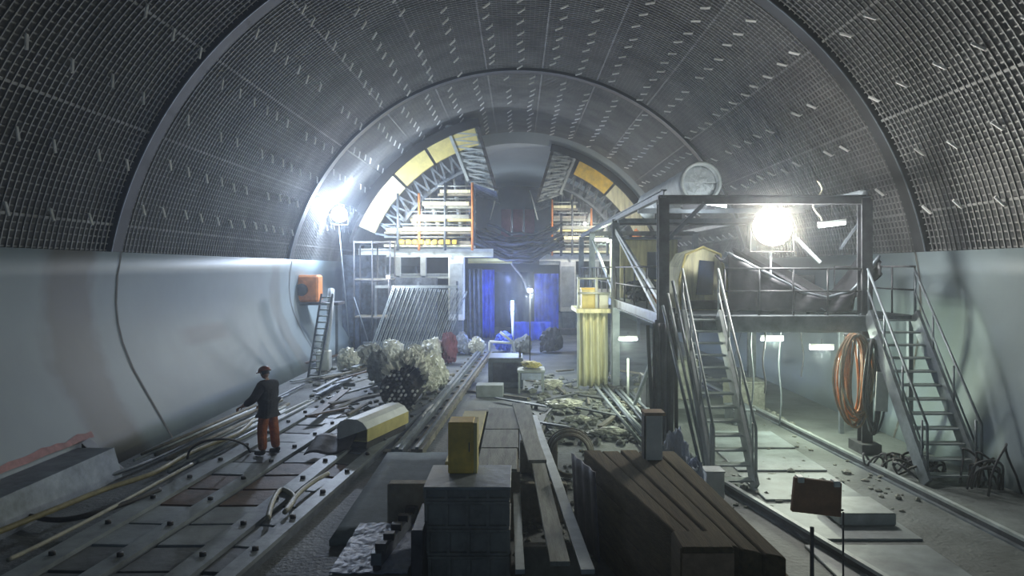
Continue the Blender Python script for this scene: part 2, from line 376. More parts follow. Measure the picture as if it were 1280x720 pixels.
def railing(pts, label, h=1.0, dy=1.6, mt='darksteel', mid=True, name='guard_rail', r=.022, group=None):
    pts = [Vector(p) for p in pts]; t = thing(name, label, 'railing', pts[0], group); hv = Vector((0,0,h))
    MB().tube([p+hv for p in pts], r, 6).build('top_rail', M[mt], t)
    if mid: MB().tube([p+hv*.52 for p in pts], r*.8, 6).build('middle_rail', M[mt], t)
    for a, b in zip(pts, pts[1:]):
        n = max(1, round((b-a).length/dy))
        for i in range(n): q = a.lerp(b, i/n); MB().tube([q, q+hv], r, 6).build('post', M[mt], t)
    q = pts[-1]; MB().tube([q, q+hv], r, 6).build('post', M[mt], t); return t
railing([(GX0-.02,14.8,GZ),(GX0-.02,21.8,GZ)], 'grey guard rail on the gantry deck edge between the first two columns')
railing([(GX0-.02,22.2,GZ),(GX0-.02,33.8,GZ)], 'grey guard rail on the gantry deck beyond the second column')
railing([(4.2,14.66,GZ),(5.6,14.66,GZ),(7.0,14.66,GZ)], 'grey guard rail across the gantry front between the two staircases', .95, .7)
railing([(8.05,14.62,GZ),(8.05,16.4,GZ),(7.2,16.4,GZ)], 'grey guard rail boxing in the landing beside the right wall', 1.0, .9)
# landing behind the right stair
lt = thing('landing', 'small steel landing at the head of the right staircase', 'platform', (7.6,15.5,0))
MB().box(7.28,8.1,14.6,16.5,GZ-.08,GZ).build('deck', M['steel'], lt)
for x_, y_ in ((7.35,16.4),(8.02,16.4),(8.02,14.75)):
    MB().beam((x_,y_,0),(x_,y_,GZ-.08),.09,.09).build('leg', M['steel'], lt)
def staircase(x0, x1, ya, yb, zt, n, label, mt, rails=(1,1), flip=1):
    t = thing('staircase', label, 'stairs', ((x0+x1)/2, ya, 0)); dv = Vector((0, yb-ya, zt)); nrm = Vector((0,-zt,yb-ya)).normalized()
    for x in (x0, x1):
        MB().beam((x,ya,.03), (x,yb-.06,zt+.03), .06, .32, nrm).build('stringer', M[mt], t)
    for i in range(n):
        f = (i+.7)/n; q = Vector((0,ya,0))+dv*f
        MB().box(x0+.03,x1-.03,q.y-.10,q.y+.12,q.z-.03,q.z).build('tread', M['palesteel'], t)
    for x, on in zip((x0,x1), rails):
        if not on: continue
        a = Vector((x,ya+.1,.1)); b = Vector((x,yb-.05,zt))
        mb = MB(); up = Vector((0,0,.95))
        mb.tube([a+up*.1+Vector((0,-.12,0)), a+up+Vector((0,-.12,0)), b+up], .026, 6)
        mb.tube([a+up*.55, b+up*.55], .018, 6); hr = mb.build('handrail', M[mt], t)
        for f in (.02,.34,.67,.98):
            q = a.lerp(b,f); MB().tube([q, q+up], .022, 6).build('baluster', M[mt], hr)
    return t
staircase(3.30, 4.02, 12.2, 14.55, GZ, 13, 'steep grey steel staircase at the inner corner of the gantry', 'palesteel')
staircase(7.06, 8.00, 12.45, 14.6, GZ, 12, 'steep steel staircase against the right wall, coils at its foot', 'steel')
# extra dark props and cables at the inner front column
for i, (x_, y_) in enumerate(((2.72,14.55),(2.82,14.42),(3.16,14.5),(3.02,14.35))):
    o = MB().beam((x_,y_-.1,0),(x_+.06*(i-1.5),y_+.12,2.6+.12*i),.07,.05).build('leaning_pole', M['darksteel' if i % 2 else 'rib'])
    tag(o, ['dark pole leaning outermost on the inner front gantry column','brownish pole leaning second on the inner front gantry column','dark pole leaning on the stair side of the front gantry column','pole leaning in front of the inner front gantry column'][i], 'pole', 'poles leaning on the gantry column')
for i in range(3):
    x_ = 2.98+.10*i; tag(MB().tube([(x_+.22,12.35+.1*i,0),(x_-.05,14.62,3.0+.25*i)], .03, 6).build('leaning_pipe', M['palesteel' if i % 2 else 'steel']), ['leftmost pipe leaning beside the inner staircase','middle pipe leaning beside the inner staircase','pipe leaning tight against the inner staircase'][i], 'pipe', 'pipes leaning beside the inner staircase')
# machinery on the deck
cab = thing('control_cabin', 'rounded pale control cabin with dark window on the gantry deck', 'cabin', (4.3,17.2,GZ))
poly = []
cx, hw = 4.25, .50
for x_, z_ in ((-hw,0),(-hw*1.05,.5),(-hw*.95,1.0),(-hw*.6,1.32),(0,1.42),(hw*.6,1.32),(hw*.95,1.0),(hw*1.05,.5),(hw,0)): poly.append((cx+x_,GZ+z_))
MB().prism(poly, 16.6, 18.2).build('body', M['canvas'], cab, bevel=.03)
MB().add([(cx-.16,16.575,GZ+.35),(cx+.22,16.575,GZ+.35),(cx+.26,16.575,GZ+1.12),(cx-.08,16.575,GZ+1.15)]+[(cx-.16,16.62,GZ+.35),(cx+.22,16.62,GZ+.35),(cx+.26,16.62,GZ+1.12),(cx-.08,16.62,GZ+1.15)],[(0,1,2,3),(0,4,5,1),(1,5,6,2),(2,6,7,3),(3,7,4,0)]).build('window', M['glass'], cab)
MB().tube([(cx-.52,16.57,GZ+.02),(cx-.55,16.57,GZ+.7),(cx-.4,16.57,GZ+1.28),(cx,16.57,GZ+1.45),(cx+.4,16.57,GZ+1.28),(cx+.55,16.57,GZ+.7),(cx+.52,16.57,GZ+.02)], .03, 6).build('hoop', M['yellowpale'], cab)
MB().bbox(cx-.5,cx+.5,16.52,16.6,GZ+.02,GZ+.22,.01).build('bumper', M['darksteel'], cab)
# ventilation duct on the roof
vd = thing('ventilation_duct', 'round grey ventilation duct lying on the gantry roof', 'duct', (4.45,18,GR+.25))
dc = P(876,228,17.6); pts = [(dc.x, 17.6+i*.5, dc.z) for i in range(14)]
mb = MB(); mb.tube(pts, [.45+.015*(i%2) for i in range(14)], 24, cap=False); mb.build('duct', M['duct'], vd, solid=.03)
ring = [(dc.x+.47*math.cos(a), 17.58, dc.z+.47*math.sin(a)) for a in [2*math.pi*k/28 for k in range(29)]]
MB().tube(ring, .045, 6, False).build('flange', M['palesteel'], vd)
mb = MB()
for k in range(6):
    a = math.pi*k/6; mb.tube([(dc.x+.46*math.cos(a),17.6,dc.z+.46*math.sin(a)),(dc.x-.46*math.cos(a),17.6,dc.z-.46*math.sin(a))], .008, 5)
for rr in (.15,.3): mb.tube([(dc.x+rr*math.cos(a), 17.6, dc.z+rr*math.sin(a)) for a in [2*math.pi*k/20 for k in range(21)]], .008, 5, False)
mb.build('guard_grille', M['palesteel'], vd)
MB().grid(lambda u,v: (dc.x+.44*v*math.cos(2*math.pi*u), 17.72+.10*v*v+.02*math.sin(9*u+12*v), dc.z+.44*v*math.sin(2*math.pi*u)), 28, 8).build('end_cloth', M['duct'], vd, solid=.01)
for yy in (17.9,21.5): MB().box(dc.x-.4,dc.x+.4,yy-.1,yy+.1,GR+.05,dc.z-.42).build('cradle', M['darksteel'], vd)
# beams under the duct
for yy in (17.9,21.5): MB().beam((GX0,yy,GR+.02),(GX1,yy,GR+.02),.12,.12).build('roof_crossbeam', M['steel'], gt)
# chute, tarpaulin trough, inclined conveyor
cv = thing('inclined_chute', 'long grey inclined conveyor chute dropping across the gantry front', 'conveyor', P(950,360,15.6))
a, b = P(905,318,16.2), P(1030,392,15.0); a.z=max(a.z,2.95)
MB().ibeam(a, b, .12, .16).build('side_rail', M['steel'], cv)
a2, b2 = P(930,312,16.8), P(1060,384,15.6)
MB().ibeam(a2, b2, .12, .16).build('side_rail', M['darksteel'], cv)
MB().beam((a+a2)/2, (b+b2)/2, .62, .05, (0,.3,1)).build('belt', M['darkcloth'], cv)
for f in (.15,.5,.85):
    q = a.lerp(b,f); MB().beam(q, (q.x,q.y,GZ), .06,.06).build('support', M['steel'], cv)
tr = thing('tarpaulin', 'dark tarpaulin sagging like a trough in front of the warm floodlight', 'tarpaulin', P(1030,370,15))
TP = [P(px,py,15.1) for px,py in ((908,322),(935,338),(965,356),(1000,378),(1035,388),(1062,380),(1080,362),(1096,342))]
def trough(u, v):
    f = u*(len(TP)-1); i = min(int(f), len(TP)-2); p = TP[i].lerp(TP[i+1], f-i)
    return (p.x, 14.98+1.0*v, max(2.86, p.z+.28*abs(2*v-1)**2*(.4+u)-.05+.05*noise.noise(Vector((u*9,v*3,1)))))
def skirt(u, v):
    p = Vector(trough(u,0)); return (p.x+.02*math.sin(30*v), p.y-.03+.05*math.sin(34*u+3*v), max(2.84, p.z-(p.z-2.84)*min(1, v*1.0)*(.95 if u < .72 else .35)))
MB().grid(skirt, 60, 8).build('hanging_edge', M['darkcloth'], tr, solid=.02)
MB().grid(trough, 28, 8).build('sheet', M['darkcloth'], tr, solid=.03)
def rim(v): return [Vector(trough(u/20, v))+Vector((0,0,.03)) for u in range(21)]
MB().tube(rim(0), .035, 6).build('hem', M['steel'], tr)
# sacks, frames and boxes on the deck
def sack(c, r, label, m, group=None, name='sack', sq=(1,1,.8)):
    import bmesh
    bm = bmesh.new(); bmesh.ops.create_icosphere(bm, subdivisions=4, radius=1)
    for v in bm.verts:
        p = v.co*1.0+Vector((c[0]*3.1, c[1]*1.7, r*9))
        n = .93+.30*noise.noise(p*1.1)-.30*abs(noise.noise(p*2.3))-.20*abs(noise.noise(p*4.7))+.10*noise.noise(p*8)
        v.co = Vector((v.co.x*r*sq[0], v.co.y*r*sq[1], max(v.co.z,-.7)*r*sq[2]))*n
    lo = min(v.co.z for v in bm.verts)
    me = bpy.data.meshes.new(name); bm.to_mesh(me); bm.free(); me.materials.append(m)
    o = bpy.data.objects.new(name, me); C.objects.link(o); o.location = (c[0],c[1],c[2]-lo); tag(o, label, 'sack' if name == 'sack' else name.replace('_',' '), group); return o
sack((3.45,20.2,GZ), .55, 'dark bulging sack on the gantry deck behind the braced rail', M['darkcloth'])
sack((4.1,20.6,GZ), .45, 'pale cloth sack on the gantry deck beside the dark one', M['canvas'])
sack((3.5,17.9,GZ), .3, 'small orange bag on the deck beside the control cabin', M['orange'])
sh = thing('site_hut', 'pale boxy site hut at the back of the gantry deck', 'hut', (4.4,24,GZ))
MB().bbox(3.3,5.2,23.5,26,GZ,GZ+1.9,.03).build('body', M['canvas'], sh); MB().box(4.2,4.9,23.46,23.52,GZ+.6,GZ+1.5).build('window', M['glass'], sh)
MB().box(3.2,5.3,23.35,26.1,GZ+1.9,GZ+1.98).build('roof', M['steel'], sh)
for i, (px, py, w_, h_, mt) in enumerate(((935,350,.5,.6,'steel'),(915,335,.35,.9,'darksteel'),(1000,345,.5,.5,'darksteel'))):
    q = P(px,py,17.5); o = MB().bbox(q.x-w_/2,q.x+w_/2,17.2,17.9,GZ,GZ+h_+.3,.02).build('equipment_box', M[mt])
    tag(o, ['grey equipment box left of the chute on the deck','tall dark equipment box next to the cabin','low dark equipment box behind the tarpaulin'][i], 'box')
# tube lights on the gantry
q = P(1040,281,15.0)
tube_light(q+Vector((-.28,0,-.03)), q+Vector((.28,0,.04)), 'lit white tube lamp hanging right of the warm floodlight', TUBE, .5)
tube_light(P(872,252,17.0), P(908,258,17.0), 'lit white tube lamp under the roof beside the duct', TUBE, .15)
for (px, py, Y, lab) in ((965,424,16.2,'lit tube lamp under the deck left of the hose coil'),(1027,435,15.5,'lit tube lamp under the deck touching the hose coil'),(785,424,19.5,'lit tube lamp under the deck near the inner columns'),(752,300,26,'lit tube lamp by the far pale hut')):
    q = P(px,py,Y); tube_light(q-Vector((.25,0,0)), q+Vector((.25,0,0)), lab, TUBE*6, .2 if py > 400 else .3, (.88,1,.78))
# looping cable under roof
tag(MB().tube([P(1022+6*math.sin(k*.7),226+k*4.5,15.0) for k in range(12)], .02, 6).build('cable', M['hosepale']), 'pale looped cable hanging beside the right tube lamp', 'cable')
# hose coils hung on the gantry corner
def coil(cx, cy, cz, w, h, n, mats, label, name='hose_coil', r=.022):
    t = thing(name, label, 'hose', (cx,cy,cz))
    MB().tube([(cx-.18,cy+.02,cz+h/2-.02),(cx+.18,cy+.02,cz+h/2-.02)], .035, 6).build('hanging_bar', M['steel'], t)
    for k in range(n):
        ww = w/2*R_.uniform(.35,1); hh = h/2*R_.uniform(.82,1); ox = R_.uniform(-.06,.06); yy = cy-.05+R_.uniform(-.13,.1)
        top = cz+h/2
        pts = [(cx+ox+ww*math.sin(a)*(1+.12*math.sin(2*a+k)), yy+.03*math.sin(3*a+k), top-hh+hh*math.cos(a)) for a in [2*math.pi*i/28 for i in range(29)]]
        MB().tube(pts, r, 6, False).build('loop', M[mats[k % len(mats)]], t)
    return t
coil(6.72,14.45,1.52,.72,1.85,14,['hoseorange','timberend','hoseorange','hosepale'],'thick coil of orange hoses hanging below the gantry deck')
coil(7.02,14.3,1.4,.45,1.9,9,['rubber','darksteel','steel'],'dark cable coil hanging beside the orange hoses','cable_coil')
# tangle at the right stair foot
t = thing('cable_tangle', 'tangle of dark cables on the floor beside the right staircase', 'cables', (8.0,12.3,0))
for k in range(9):
    c0 = Vector((7.9+R_.uniform(-.1,.12), 12.25+R_.uniform(-.4,.35), 0)); w_ = R_.uniform(.15,.38); h_ = R_.uniform(.3,.85)
    pts = [(c0.x-w_+2*w_*u+.05*math.sin(9*u+k), c0.y+.1*math.sin(5*u+k), .03+h_*math.sin(math.pi*u)**.7) for u in [i/14 for i in range(15)]]
    MB().tube(pts, .02, 6).build('cable', M['rubber' if k % 2 else 'darksteel'], t)
t = thing('cable_heap', 'heap of dark cables lying under the right staircase', 'cables', (7.0,13,0))
for k in range(8):
    c0 = Vector((7.0+R_.uniform(-.4,.5), 13.2+R_.uniform(-.3,.4), 0)); w_ = R_.uniform(.2,.45)
    pts = [(c0.x+w_*math.cos(a), c0.y+w_*.6*math.sin(a), .04+.25*abs(math.sin(a*1.5+k))) for a in [2*math.pi*i/20 for i in range(21)]]
    MB().tube(pts, .022, 6, False).build('cable', M['rubber' if k % 2 else 'darksteel'], t)
for i, (px, Y_) in enumerate(((955,15.6),(975,17.0),(1003,18.0),(940,16.2))):
    q = P(px,430,Y_); tag(MB().tube([(q.x+.03*math.sin(k*.9+i), Y_, 2.55-k*(2.5 if i % 2 else 1.5)/10) for k in range(11)], .02, 6).build('hanging_cable', M['steel' if i % 2 else 'darksteel']), ['dark short cable hanging under the deck nearest the left lit tube','grey cable hanging between the two lit tubes under the deck','dark short cable hanging farthest back under the deck','grey cable hanging right beside the inner staircase'][i], 'cable', 'cables hanging under the deck')
# worn white panel leaning by coil
o = MB().beam((7.0,13.9,1.0),(7.06,13.95,1.75),.24,.03,(0,1,0)).build('white_plate', M['white'])
tag(o, 'white plate fixed behind the right stair stringer', 'plate')
# stored boxes and drums under the deck
for i, (x_, y_, w_, h_, mt, lab) in enumerate(((6.1,19.5,.9,.7,'plank','pale crate on the floor below the far part of the deck'),(4.6,21,1.1,1.1,'rubble','grey bulky bin on the floor below the deck'),(5.4,17.6,.5,.35,'steel','small grey toolbox on the floor below the lit tubes'),(3.6,19,.6,.9,'darksteel','dark cupboard on the floor beneath the inner deck edge'))):
    t = thing('storage_box', lab, 'box', (x_,y_,0)); MB().bbox(x_-w_/2,x_+w_/2,y_-.4,y_+.4,0,h_,.02).build('body', M[mt], t)
    MB().bbox(x_-w_/2-.02,x_+w_/2+.02,y_-.42,y_+.42,h_,h_+.05,.01).build('lid', M[mt], t)
# ------------------------------------------------ rails right
def rail(a, b, label, h=.15):
    a = Vector(a); b = Vector(b); t = thing('rail', label, 'rail', a)
    z = Vector((0,0,1))
    MB().beam(a+z*.015, b+z*.015, .16, .03).build('foot', M['steel'], t); MB().beam(a+z*h/2, b+z*h/2, .025, h-.03).build('web', M['darksteel'], t)
    MB().beam(a+z*(h-.015), b+z*(h-.015), .075, .045).build('head', M['palesteel'], t)
ra, rb_ = G(945,516), G(1280,686); dirv = (rb_-ra).normalized()
rail(ra-dirv*10, rb_+dirv*2.5, 'outer steel rail on the floor before the right stairs')
ra2, rb2 = G(922,622), G(1085,722)
rail(ra2+(ra2-rb2).normalized()*1.5, rb2+(rb2-ra2).normalized()*2, 'inner steel rail running from the left stair foot to the front')
ra3, rb3 = G(760,500), G(800,535)
# floor slabs between rails
for k in range(5):
    x_ = 4.75+.07*k; y_ = 8.2+k*1.7
    o = MB().bbox(x_-.9,x_+.75,y_,y_+1.5,0,.035,.01).build('floor_plate', M['slab'])
    tag(o, ['nearest','second nearest','middle','second farthest','farthest'][k]+' flat pale plate between the two right rails', 'plate', 'plates between the right rails')
sb = thing('concrete_slab', 'pale slab lying on the floor right of the brown board', 'slab', G(1090,640))
a_ = G(1050,642,.22); MB().bbox(a_.x,a_.x+.82,a_.y,a_.y+.8,.04,.22,.02).build('slab', M['palesteel'], sb)
# brown board on thin stand
bt = thing('sign_board', 'brown board with white clips on a thin stand between the rails', 'board', (G(1022,645).x*.9,8.0,0))
Y = 8.0; a = P(990,600,Y); b = P(1053,645,Y)
mb = MB(); mb.add([P(994,597,Y),P(1053,604,Y),P(1052,647,Y),P(990,640,Y)]+[p+Vector((0,.07,0)) for p in (P(994,597,Y),P(1053,604,Y),P(1052,647,Y),P(990,640,Y))],
       [(0,3,2,1),(4,5,6,7),(0,1,5,4),(1,2,6,5),(2,3,7,6),(3,0,4,7)])
mb.build('board', M['board'], bt, bevel=.012)
for px in (1001,1046):
    q = P(px,599+(px-994)*.12,Y); MB().bbox(q.x-.035,q.x+.035,q.y-.02,q.y+.09,q.z-.03,q.z+.035,.006).build('clip', M['white'], bt)
q1, q2 = P(1003,598,Y+.03), P(1046,603.5,Y+.03); MB().tube([q1,q2], .012, 6).build('wire', M['rubber'], bt)
q = P(1054,640,Y+.05); MB().tube([(q.x,q.y,q.z),(q.x,q.y,0)], .012, 6).build('stand', M['darksteel'], bt); MB().box(q.x-.12,q.x+.12,q.y-.12,q.y+.12,0,.02).build('foot', M['darksteel'], bt)
MB().beam((q.x,q.y,q.z+.02),(q.x-.3,q.y,q.z+.06),.02,.02).build('arm', M['darksteel'], bt)
q = P(1015,659,7.4); t = thing('marker_post', 'dark slim post standing in front of the brown board', 'post', (q.x,q.y,0))
MB().tube([(q.x,q.y,0),(q.x,q.y,q.z)], .022, 8).build('shaft', M['darksteel'], t); MB().box(q.x-.1,q.x+.1,q.y-.1,q.y+.1,0,.03).build('base', M['darksteel'], t)

# ================================================================== FOREGROUND CENTRE
# brown timber stack: each beam its own thing
BL, BR_ = P(729,563,10.1), P(846,567,9.95)
FL, FR = P(842,664,7.05), P(950,664,7.05)
zt = 1.2; NB = 5; layers = 4; hh = zt/layers
for L_ in range(layers):
    for i in range(NB):
        u0, u1 = i/NB+.008, (i+1)/NB-.008
        jb = R_.uniform(-.05,.05); jf = R_.uniform(-.06,.06) - (.15 if L_ == 0 else 0)
        def pt(u, f):
            bk = Vector((BL.x+(BR_.x-BL.x)*u, BL.y+jb)); fr = Vector((FL.x+(FR.x-FL.x)*u, FL.y-.55*u+jf)); r = bk.lerp(fr, f); return r
        z1 = zt-L_*hh-.006; z0 = zt-(L_+1)*hh+.004
        if z0 < .01: z0 = 0.0
        if L_ == 0: z1 += R_.uniform(-.012,.02)
        mb = MB(); q = [pt(u0,1),pt(u1,1),pt(u1,0),pt(u0,0)]
        mb.add([(p.x,p.y,z) for z in (z0,z1) for p in q], [(0,3,2,1),(4,5,6,7),(0,1,5,4),(1,2,6,5),(2,3,7,6),(3,0,4,7)])
        o = mb.build('timber_beam', M['timber'], bevel=.018)
        if L_ == 0: lab = ['leftmost brown timber on top of the stack','second brown timber from the left on top of the stack','middle brown timber on top of the stack','fourth brown timber from the left on top of the stack','rightmost brown timber on top of the stack'][i]; g = 'brown timbers on top of the stack'
        else: lab = 'brown timber in the lower layers of the foreground stack'; g = 'brown timbers inside the foreground stack'
        if L_ and i == 0: lab = ['','second','third','lowest'][L_]+' brown timber down the left face of the stack'
        if L_ and i == NB-1: lab = ['','second','third','lowest'][L_]+' brown timber down the right face of the stack'
        tag(o, lab, 'timber', g)
for (px0,px1,py,Y_,lab,h_) in ((851,919,663,6.35,'square cut timber block at the front end of the brown stack',1.28),(925,998,706,6.3,'lower cut timber block right of the square one at the front',.98)):
    a = P(px0,py+20,Y_); b = P(px1,py+20,Y_)
    t = thing('timber_block', lab, 'timber', (a.x,Y_,0)); zt2 = EYE-(py-VY)/F*(Y_+.42)
    MB().bbox(a.x,b.x,Y_,Y_+.42,0,zt2,.02).build('block', M['timber'], t)
    MB().bbox(a.x+.01,b.x-.01,Y_-.015,Y_+.02,.02,zt2-.05,.005).build('cut_end', M['timberend'], t)
# grey-violet sheet on left side of stack
o = MB().grid(lambda u,v: (BL.x-.10+.012*math.sin(19*u)+.22*u-.06*v, BL.y-.02-.95*u, .02+1.15*v), 20, 6).build('hanging_sheet', M['violet'], solid=.02)
tag(o, 'greyish sheet leaning on the left side of the brown timber stack', 'sheet')
# white post-block at the back corner
t = thing('white_block', 'tall white block with brown cap at the back of the brown stack', 'block', (2.0,9.7,1.2))
q = P(820,567,9.6); z0 = 1.195
MB().bbox(q.x-.13,q.x+.09,9.6,9.82,z0,z0+.60,.01).build('body', M['white'], t)
MB().box(q.x-.16,q.x+.12,9.57,9.85,z0+.60,z0+.64).build('cap', M['timberend'], t)
MB().box(q.x-.155,q.x-.131,9.62,9.82,z0,z0+.60).build('side_plate', M['rubber'], t)
# crumpled white sheets beside it
for i, (px, py, r_, lab) in enumerate(((846,560,.20,'crumpled pale plastic bag just right of the white block'),(868,588,.17,'crumpled pale plastic bag halfway down the right side of the stack'))):
    q = P(px,py,10.9); sack((q.x,11.0,0), .5-.1*i, lab, M['bluepale'], name='plastic_bag', sq=(.55,.6,1.55-.2*i))
q = P(891,600,11.2); t = thing('white_carton', 'small white carton at the foot of the left staircase', 'box', (q.x,11.2,0))
MB().bbox(q.x-.14,q.x+.14,11.05,11.35,0,.62,.01).build('body', M['white'], t); MB().box(q.x-.15,q.x+.15,11.04,11.36,.62,.64).build('lid', M['palesteel'], t)
# grey formwork stack
ft = (531,636); Yf = 8.0
x0 = (ft[0]-VX)/F*Yf; x1 = (ft[1]-VX)/F*Yf
ztop = 1.33; zz = [1.33,1.17,.86,.56,.28,0.0]
labs = ['top grey formwork panel of the stack under the yellow box','second grey formwork panel down in the centre stack','third grey formwork panel down in the centre stack','fourth grey formwork panel down in the centre stack','lowest grey formwork panel in the centre stack']
for k in range(5):
    j = R_.uniform(-.012,.012); a0, a1 = x0+j+.02*k, x1+j
    t = thing('formwork_tray', labs[k], 'formwork', ((a0+a1)/2,8.4,zz[k+1]), 'grey formwork panels in the centre stack')
    z1, z0 = zz[k]-.004, zz[k+1]
    MB().box(a0,a1,Yf+.05,Yf+.88,z0,z1-.03).build('core', M['formwork'], t)
    MB().bbox(a0-.02,a1+.02,Yf-.01,Yf+.9,z1-.035,z1,.006).build('top_plate', M['slab' if k == 0 else 'formwork'], t)
    MB().bbox(a0-.01,a1+.01,Yf,Yf+.06,z0,z0+.03,.004).build('bottom_flange', M['formwork'], t)
    for q in range(5):
        xx = a0+(a1-a0)*q/4; MB().box(xx-.018,xx+.018,Yf,Yf+.08,z0+.03,z1-.035).build('stiffener', M['formwork'], t)
# yellow box
a = P(560,590,8.5); b = P(592,528,8.5)
t = thing('yellow_box', 'upright yellow steel box standing on the grey formwork stack', 'box', ((a.x+b.x)/2,8.6,ztop))
MB().bbox(a.x,b.x,8.5,8.85,ztop,b.z,.012).build('body', M['yellow'], t)
MB().box(b.x+.001,b.x+.04,8.52,8.87,ztop,b.z-.01).build('side_flange', M['yellowpale'], t)
MB().bbox(a.x+.03,b.x-.03,8.485,8.502,ztop+.05,b.z-.05,.004).build('front_panel', M['yellow'], t)
MB().tube([(b.x-.05,8.48,1.6),(b.x-.05,8.46,1.6),(b.x-.05,8.46,1.7),(b.x-.05,8.48,1.7)], .006, 5).build('latch', M['darksteel'], t)
# central timber platform with pale boards
ct = thing('board_trestle', 'low timber trestle platform carrying pale boards behind the yellow box', 'platform', (-.4,12,0))
MB().box(-1.0,.02,10.0,10.2,.0,.93).build('front_beam', M['wood'], ct); MB().box(-.9,.02,14.2,14.4,0,.93).build('back_beam', M['wood'], ct)
for x_ in (-.95,-.05): MB().box(x_-.05,x_+.05,10.2,14.2,.75,.93).build('side_beam', M['wood'], ct)
for i, (y0_, y1_) in enumerate(((9.95,11.1),(11.15,12.4),(12.45,14.3))):
    o = MB().bbox(-.58,-.02+.02*i,y0_,y1_,.935,.985,.008).build('pale_board', M['plank']); tag(o, ['nearest pale board on the centre trestle, before the others','middle pale board on the centre trestle','farthest pale board on the centre trestle'][i], 'board', 'pale boards on the trestle')
o = MB().bbox(-1.05,-.62,10.3,14.0,.935,.99,.008).build('yellow_board', M['yellowpale']); tag(o, 'yellowish board on the trestle directly behind the yellow box', 'board')
tag(MB().bbox(-1.75,-.9,9.6,9.8,.0,.88,.02).build('brown_crossbeam', M['wood']), 'dusty brown beam left of the yellow box', 'beam')
# long planks toward the camera
pls = [((648,505),(672,577),.98,.26,'pale'),((657,507),(700,705),.80,.20,'mid'),((667,520),(735,715),.72,.14,'thin'),((641,512),(650,715),.62,.10,'thin')]
labs = ['wide pale plank lying on the centre pile, shortest of the long ones','long grey plank running to the front right of the formwork stack','thin long plank right of the long grey plank','thin upright-edged plank tight against the formwork stack']
for (a_, b_, z_, w_, k_), lab in zip(pls, labs):
    a = G(*a_, z_); b = G(*b_, z_); o = MB().beam(a, b, w_, .05).build('plank', M['plank'] if k_ != 'thin' else M['palesteel'], bevel=.006); tag(o, lab, 'plank')
for i, yy in enumerate((6.9,8.2,10.6,13.2)):
    t = MB().bbox(.03,.72,yy,yy+.16,0,.58,.02).build('bearer_block', M['wood']); tag(t, ['nearest','second','third','farthest'][i]+' rough wooden bearer under the long planks', 'block', 'bearers under the long planks')
o = MB().bbox(.05,.62,6.6,6.85,0,.62,.02).build('cross_sleeper', M['wood']); tag(o, 'dark sleeper across the front end of the long planks', 'sleeper')
# shiny sheet metal and low walls left of the stack
a = G(437,650,.35)
o = MB().grid(lambda u,v: (-2.08+.86*u, 7.9+1.55*v, .41+.018*noise.noise(Vector((u*7,v*9,0)))+.012*noise.noise(Vector((u*17,v*19,3)))), 40, 40, smooth=False).build('plastic_sheet', M['bluepale'], solid=.012); tag(o, 'crinkled bluish plastic sheet on the low box left of the formwork stack', 'sheet')
t = thing('trough_box', 'low dark box in the foreground under the bluish sheet', 'box', (-1.6,8.8,0))
MB().bbox(-2.1,-1.2,7.9,9.5,0,.38,.02).build('body', M['formwork'], t); 
for k in range(4): MB().box(-2.05+.26*k,-2.0+.26*k,7.86,7.9,.02,.36).build('rib', M['wood'], t)
t = thing('notched_beam', 'dark notched steel beam slanting left of the formwork stack', 'beam', (-1.3,8.3,0))
a, b = G(470,700,.52), G(523,632,.52)
MB().beam(a, b, .12, .14).build('beam', M['steel'], t)
for k in range(6):
    q = a.lerp(b,(k+.5)/6); MB().box(q.x-.05,q.x+.07,q.y-.05,q.y+.05,q.z+.06,q.z+.14).build('lug', M['rubber'], t)
MB().box(a.x-.03,a.x+.05,a.y-.03,a.y+.05,0,.46).build('leg', M['darksteel'], t); MB().box(b.x-.03,b.x+.05,b.y-.05,b.y+.03,0,.46).build('leg', M['darksteel'], t)
o = MB().bbox(-1.15,-1.02,7.7,8.6,0,.95,.01).build('dark_plate', M['darksteel']); tag(o, 'dark upright plate against the left side of the formwork stack', 'plate')
o = MB().bbox(-1.75,-1.15,6.9,7.3,0,.55,.02).build('low_block', M['formwork']); tag(o, 'brownish low block at the bottom edge left of the formwork stack', 'block')
# sloping pale ramp slab left of centre
def ramp(u, v):
    bk = P(500,575,13.2).lerp(P(560,590,11.5), u); return ( -2.55+1.5*u+.1*v, 9.7+3.8*v, .05+.22*v+.008*math.sin(12*u))
t = MB(); t.grid(ramp, 8, 8, smooth=True); o = t.build('ramp_slab', M['ramp'], solid=.08); tag(o, 'smooth greenish grey ramp slab between the left deck and centre stack', 'slab')
tag(MB().bbox(-2.5,-1.2,13.0,13.4,0,.20,.02).build('ramp_bearer', M['wood']), 'wooden bearer under the top end of the ramp slab', 'beam')
# ------------------------------------------------ left deck: long channels with panels between
SZ = .16
def strip(a, b, w, label, mt='slab'):
    t = thing('deck_channel', label, 'channel', Vector((a.x,a.y,0)))
    d_ = (b-a).normalized(); r = d_.cross(Vector((0,0,1)))
    MB().beam(a+Vector((0,0,-.03)), b+Vector((0,0,-.03)), w, .06).build('flange', M[mt], t)
    for s in (-1,1): MB().beam(a+r*s*(w/2-.02)+Vector((0,0,-.1)), b+r*s*(w/2-.02)+Vector((0,0,-.1)), .03, .12).build('web', M['steel'], t)
    n = int((b-a).length/1.1); 
    for k in range(n):
        q = a.lerp(b,(k+.5)/n); MB().tube([q,q+Vector((0,0,.045))], .045, 6).build('bolt', M['rubber'], t)
    return t
SP = [((20,719),(292,566)),((112,719),(352,569)),((222,719),(428,560)),((282,719),(462,566))]
SPl = ['outer pale channel of the left deck nearest the wall','second pale channel of the left deck, beside the worker','third pale channel of the left deck','inner pale channel edging the left deck']
seg = []
